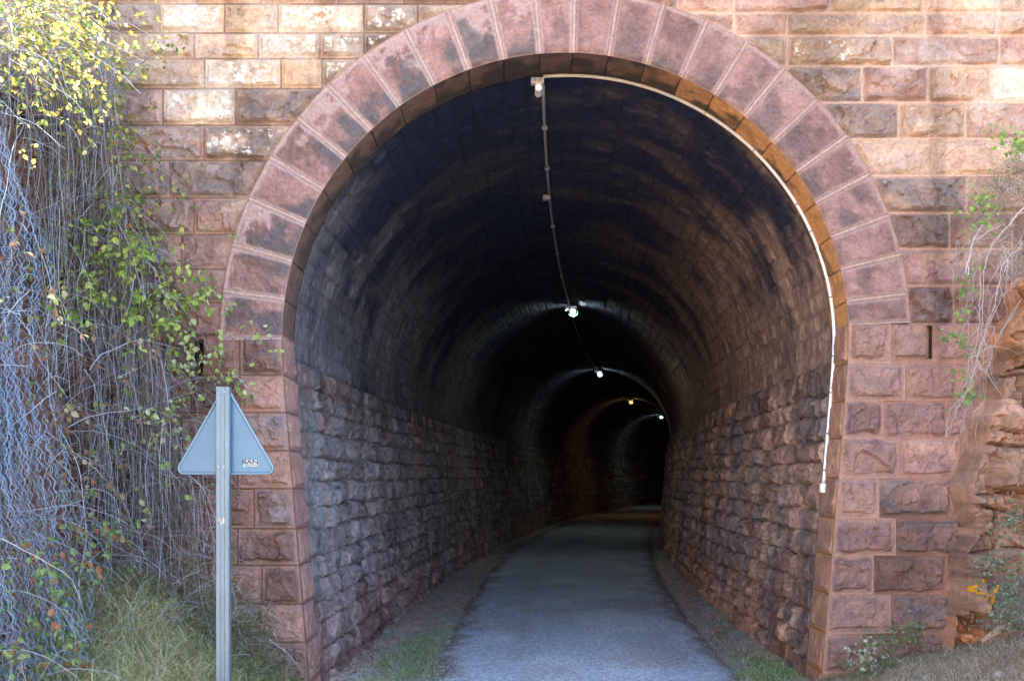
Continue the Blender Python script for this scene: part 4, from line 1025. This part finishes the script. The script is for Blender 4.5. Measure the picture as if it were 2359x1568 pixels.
# pale roots hanging at the right
g = np.random.default_rng(61); rt = MB()
for st in ([(2358, 560), (2320, 610), (2290, 690), (2265, 770), (2235, 870), (2200, 960), (2180, 1000)], [(2330, 540), (2265, 590), (2240, 640), (2232, 720)], [(2358, 640), (2300, 690), (2262, 760), (2250, 850)], [(2310, 520), (2225, 565), (2200, 600), (2195, 680)],
           [(2358, 480), (2290, 560), (2262, 640), (2255, 760), (2240, 860)], [(2340, 700), (2290, 790), (2270, 850), (2262, 960)], [(2235, 930), (2215, 970), (2225, 1020)], [(2358, 590), (2330, 640), (2335, 700)], [(2200, 560), (2198, 620), (2185, 680)], [(2225, 620), (2235, 560), (2265, 500), (2320, 470)], [(2270, 800), (2235, 820), (2222, 880), (2190, 950), (2178, 1010)]):
    for rep in range(2):
        st2 = np.array(st, float)+g.normal(0, 5, (len(st), 2)); t = np.linspace(0, len(st)-1, len(st)*5)
        xs_, ys_ = np.interp(t, range(len(st)), st2[:, 0]), np.interp(t, range(len(st)), st2[:, 1])
        dd = np.linspace(g.uniform(6.5, 6.8), 7.15, len(t))
        pts = [P(a+1.5*g.normal(), b+1.5*g.normal(), min(c, 7.2)) for a, b, c in zip(xs_, ys_, dd)]
        c = np.array([.42, .36, .34])*g.uniform(.6, 1.15); tube(rt, pts, np.linspace(g.uniform(.002, .0045), .0018, len(t)), (*c, 0), n=5, cap=False)
for k in range(60):
    q = [(2270, 820), (2255, 740), (2300, 620), (2330, 560), (2205, 960)][g.integers(0, 5)]
    arching(rt, P(q[0]+g.normal(0, 22), q[1]+g.normal(0, 30), g.uniform(6.8, 7.1)), g.uniform(.1, .3), g, .0016, (g.normal(0, .7), 0, -1+g.normal(0, .4)), col=np.array([.5, .44, .42])*g.uniform(.7, 1.1))
tag(rt.build('hanging_roots', M_stem), 'pale bare roots hanging over the rock at the right edge', 'roots')

# fallen branch, stones
m = MB(); a, b = P(2260, 1475, 6.6), P(2330, 1432, 6.75)
for k in range(5):
    o = g.normal(0, .006, 3); tube(m, [a+o, (a+b)/2+o*2+[0, 0, .01], b+o], [.003, .011, .005], (.50, .34, .24, 0), n=6)
tube(m, [b, P(2385, 1415, 6.7)], [.005, .002], (.5, .38, .26, 0), n=5)
tag(m.build('split_branch', M_stem), 'split pale branch lying against the right rock', 'branch')
def stone(p, r, C, label, seed):
    m = MB(); g = np.random.default_rng(seed); n, k = 14, 9
    th, ph = np.meshgrid(np.linspace(0, 2*pi, n), np.linspace(0, pi, k), indexing='ij')
    d = np.stack([np.cos(th)*np.sin(ph), np.sin(th)*np.sin(ph), np.cos(ph)], -1)
    rr = r*(.75+.5*vn(d[..., 0]*1.8+seed, d[..., 1]*1.8, d[..., 2]*1.8, seed)); V = d*rr[..., None]*np.array([1.2, .9, .7])+p
    m.add(V.reshape(-1, 3), gridf(n, k), (*C, 0)); tag(m.build('stone', M_rock), label, 'stone', 'loose stones on the banks')
def on(px, py, d): q = P(px, py, d); q[2] = float(gfront(q[0], q[1]))+.015; return q
stone(on(2088, 1496, 7.2), .05, (.42, .28, .23), 'pinkish stone lying below the low weeds at the right quoins', 3)
stone(on(630, 1530, 6.9), .075, (.34, .24, .2), 'reddish stone half hidden in twigs by the left jamb foot', 4)
stone(on(2300, 1500, 6.6), .035, (.5, .42, .36), 'small pale stone on the straw below the split branch', 5)
# rubble along the wall feet: uncountable
m = MB(); g = np.random.default_rng(71)
for k in range(900):
    y = g.uniform(.3, 1)**2*9+.3 if k % 3 else g.uniform(.3, 3); sgn = -1 if g.random() < .5 else 1
    xl = (sgn*(1.9-abs(g.normal(0, .16)))) ; 
    if pl(y) < xl < pr(y) and g.random() < .9: continue
    q = bp(xl, float(gverge(np.array(xl), np.array(y))), y); r_ = g.uniform(.006, .026)
    o = np.array([[1, 0, 0], [-1, 0, 0], [0, 1, 0], [0, -1, 0], [0, 0, .8], [0, 0, -.8]])*r_*g.uniform(.6, 1.2, (6, 1))
    m.add(q+o, [[0, 2, 4], [2, 1, 4], [1, 3, 4], [3, 0, 4], [2, 0, 5], [1, 2, 5], [3, 1, 5], [0, 3, 5]], (*(np.array([.30, .19, .15])*g.uniform(.6, 1.3)), 0))
for k in range(1500):
    y = g.uniform(0, 1)**1.6*7+.2; ed = pl(y) if g.random() < .5 else pr(y)
    xl = ed + g.normal(0, .14); q = bp(xl, .02, y); r_ = g.uniform(.004, .013)
    o = np.array([[1, 0, 0], [-1, 0, 0], [0, 1, 0], [0, -1, 0], [0, 0, .8], [0, 0, -.8]])*r_*g.uniform(.6, 1.2, (6, 1))
    m.add(q+o, [[0, 2, 4], [2, 1, 4], [1, 3, 4], [3, 0, 4], [2, 0, 5], [1, 2, 5], [3, 1, 5], [0, 3, 5]], (*(np.array([.5, .42, .36])*g.uniform(.4, 1.3)), 0))
tag(m.build('gravel', M_rock), 'small stone chips along the path edges and the foot of the tunnel walls', 'gravel', kind='stuff')
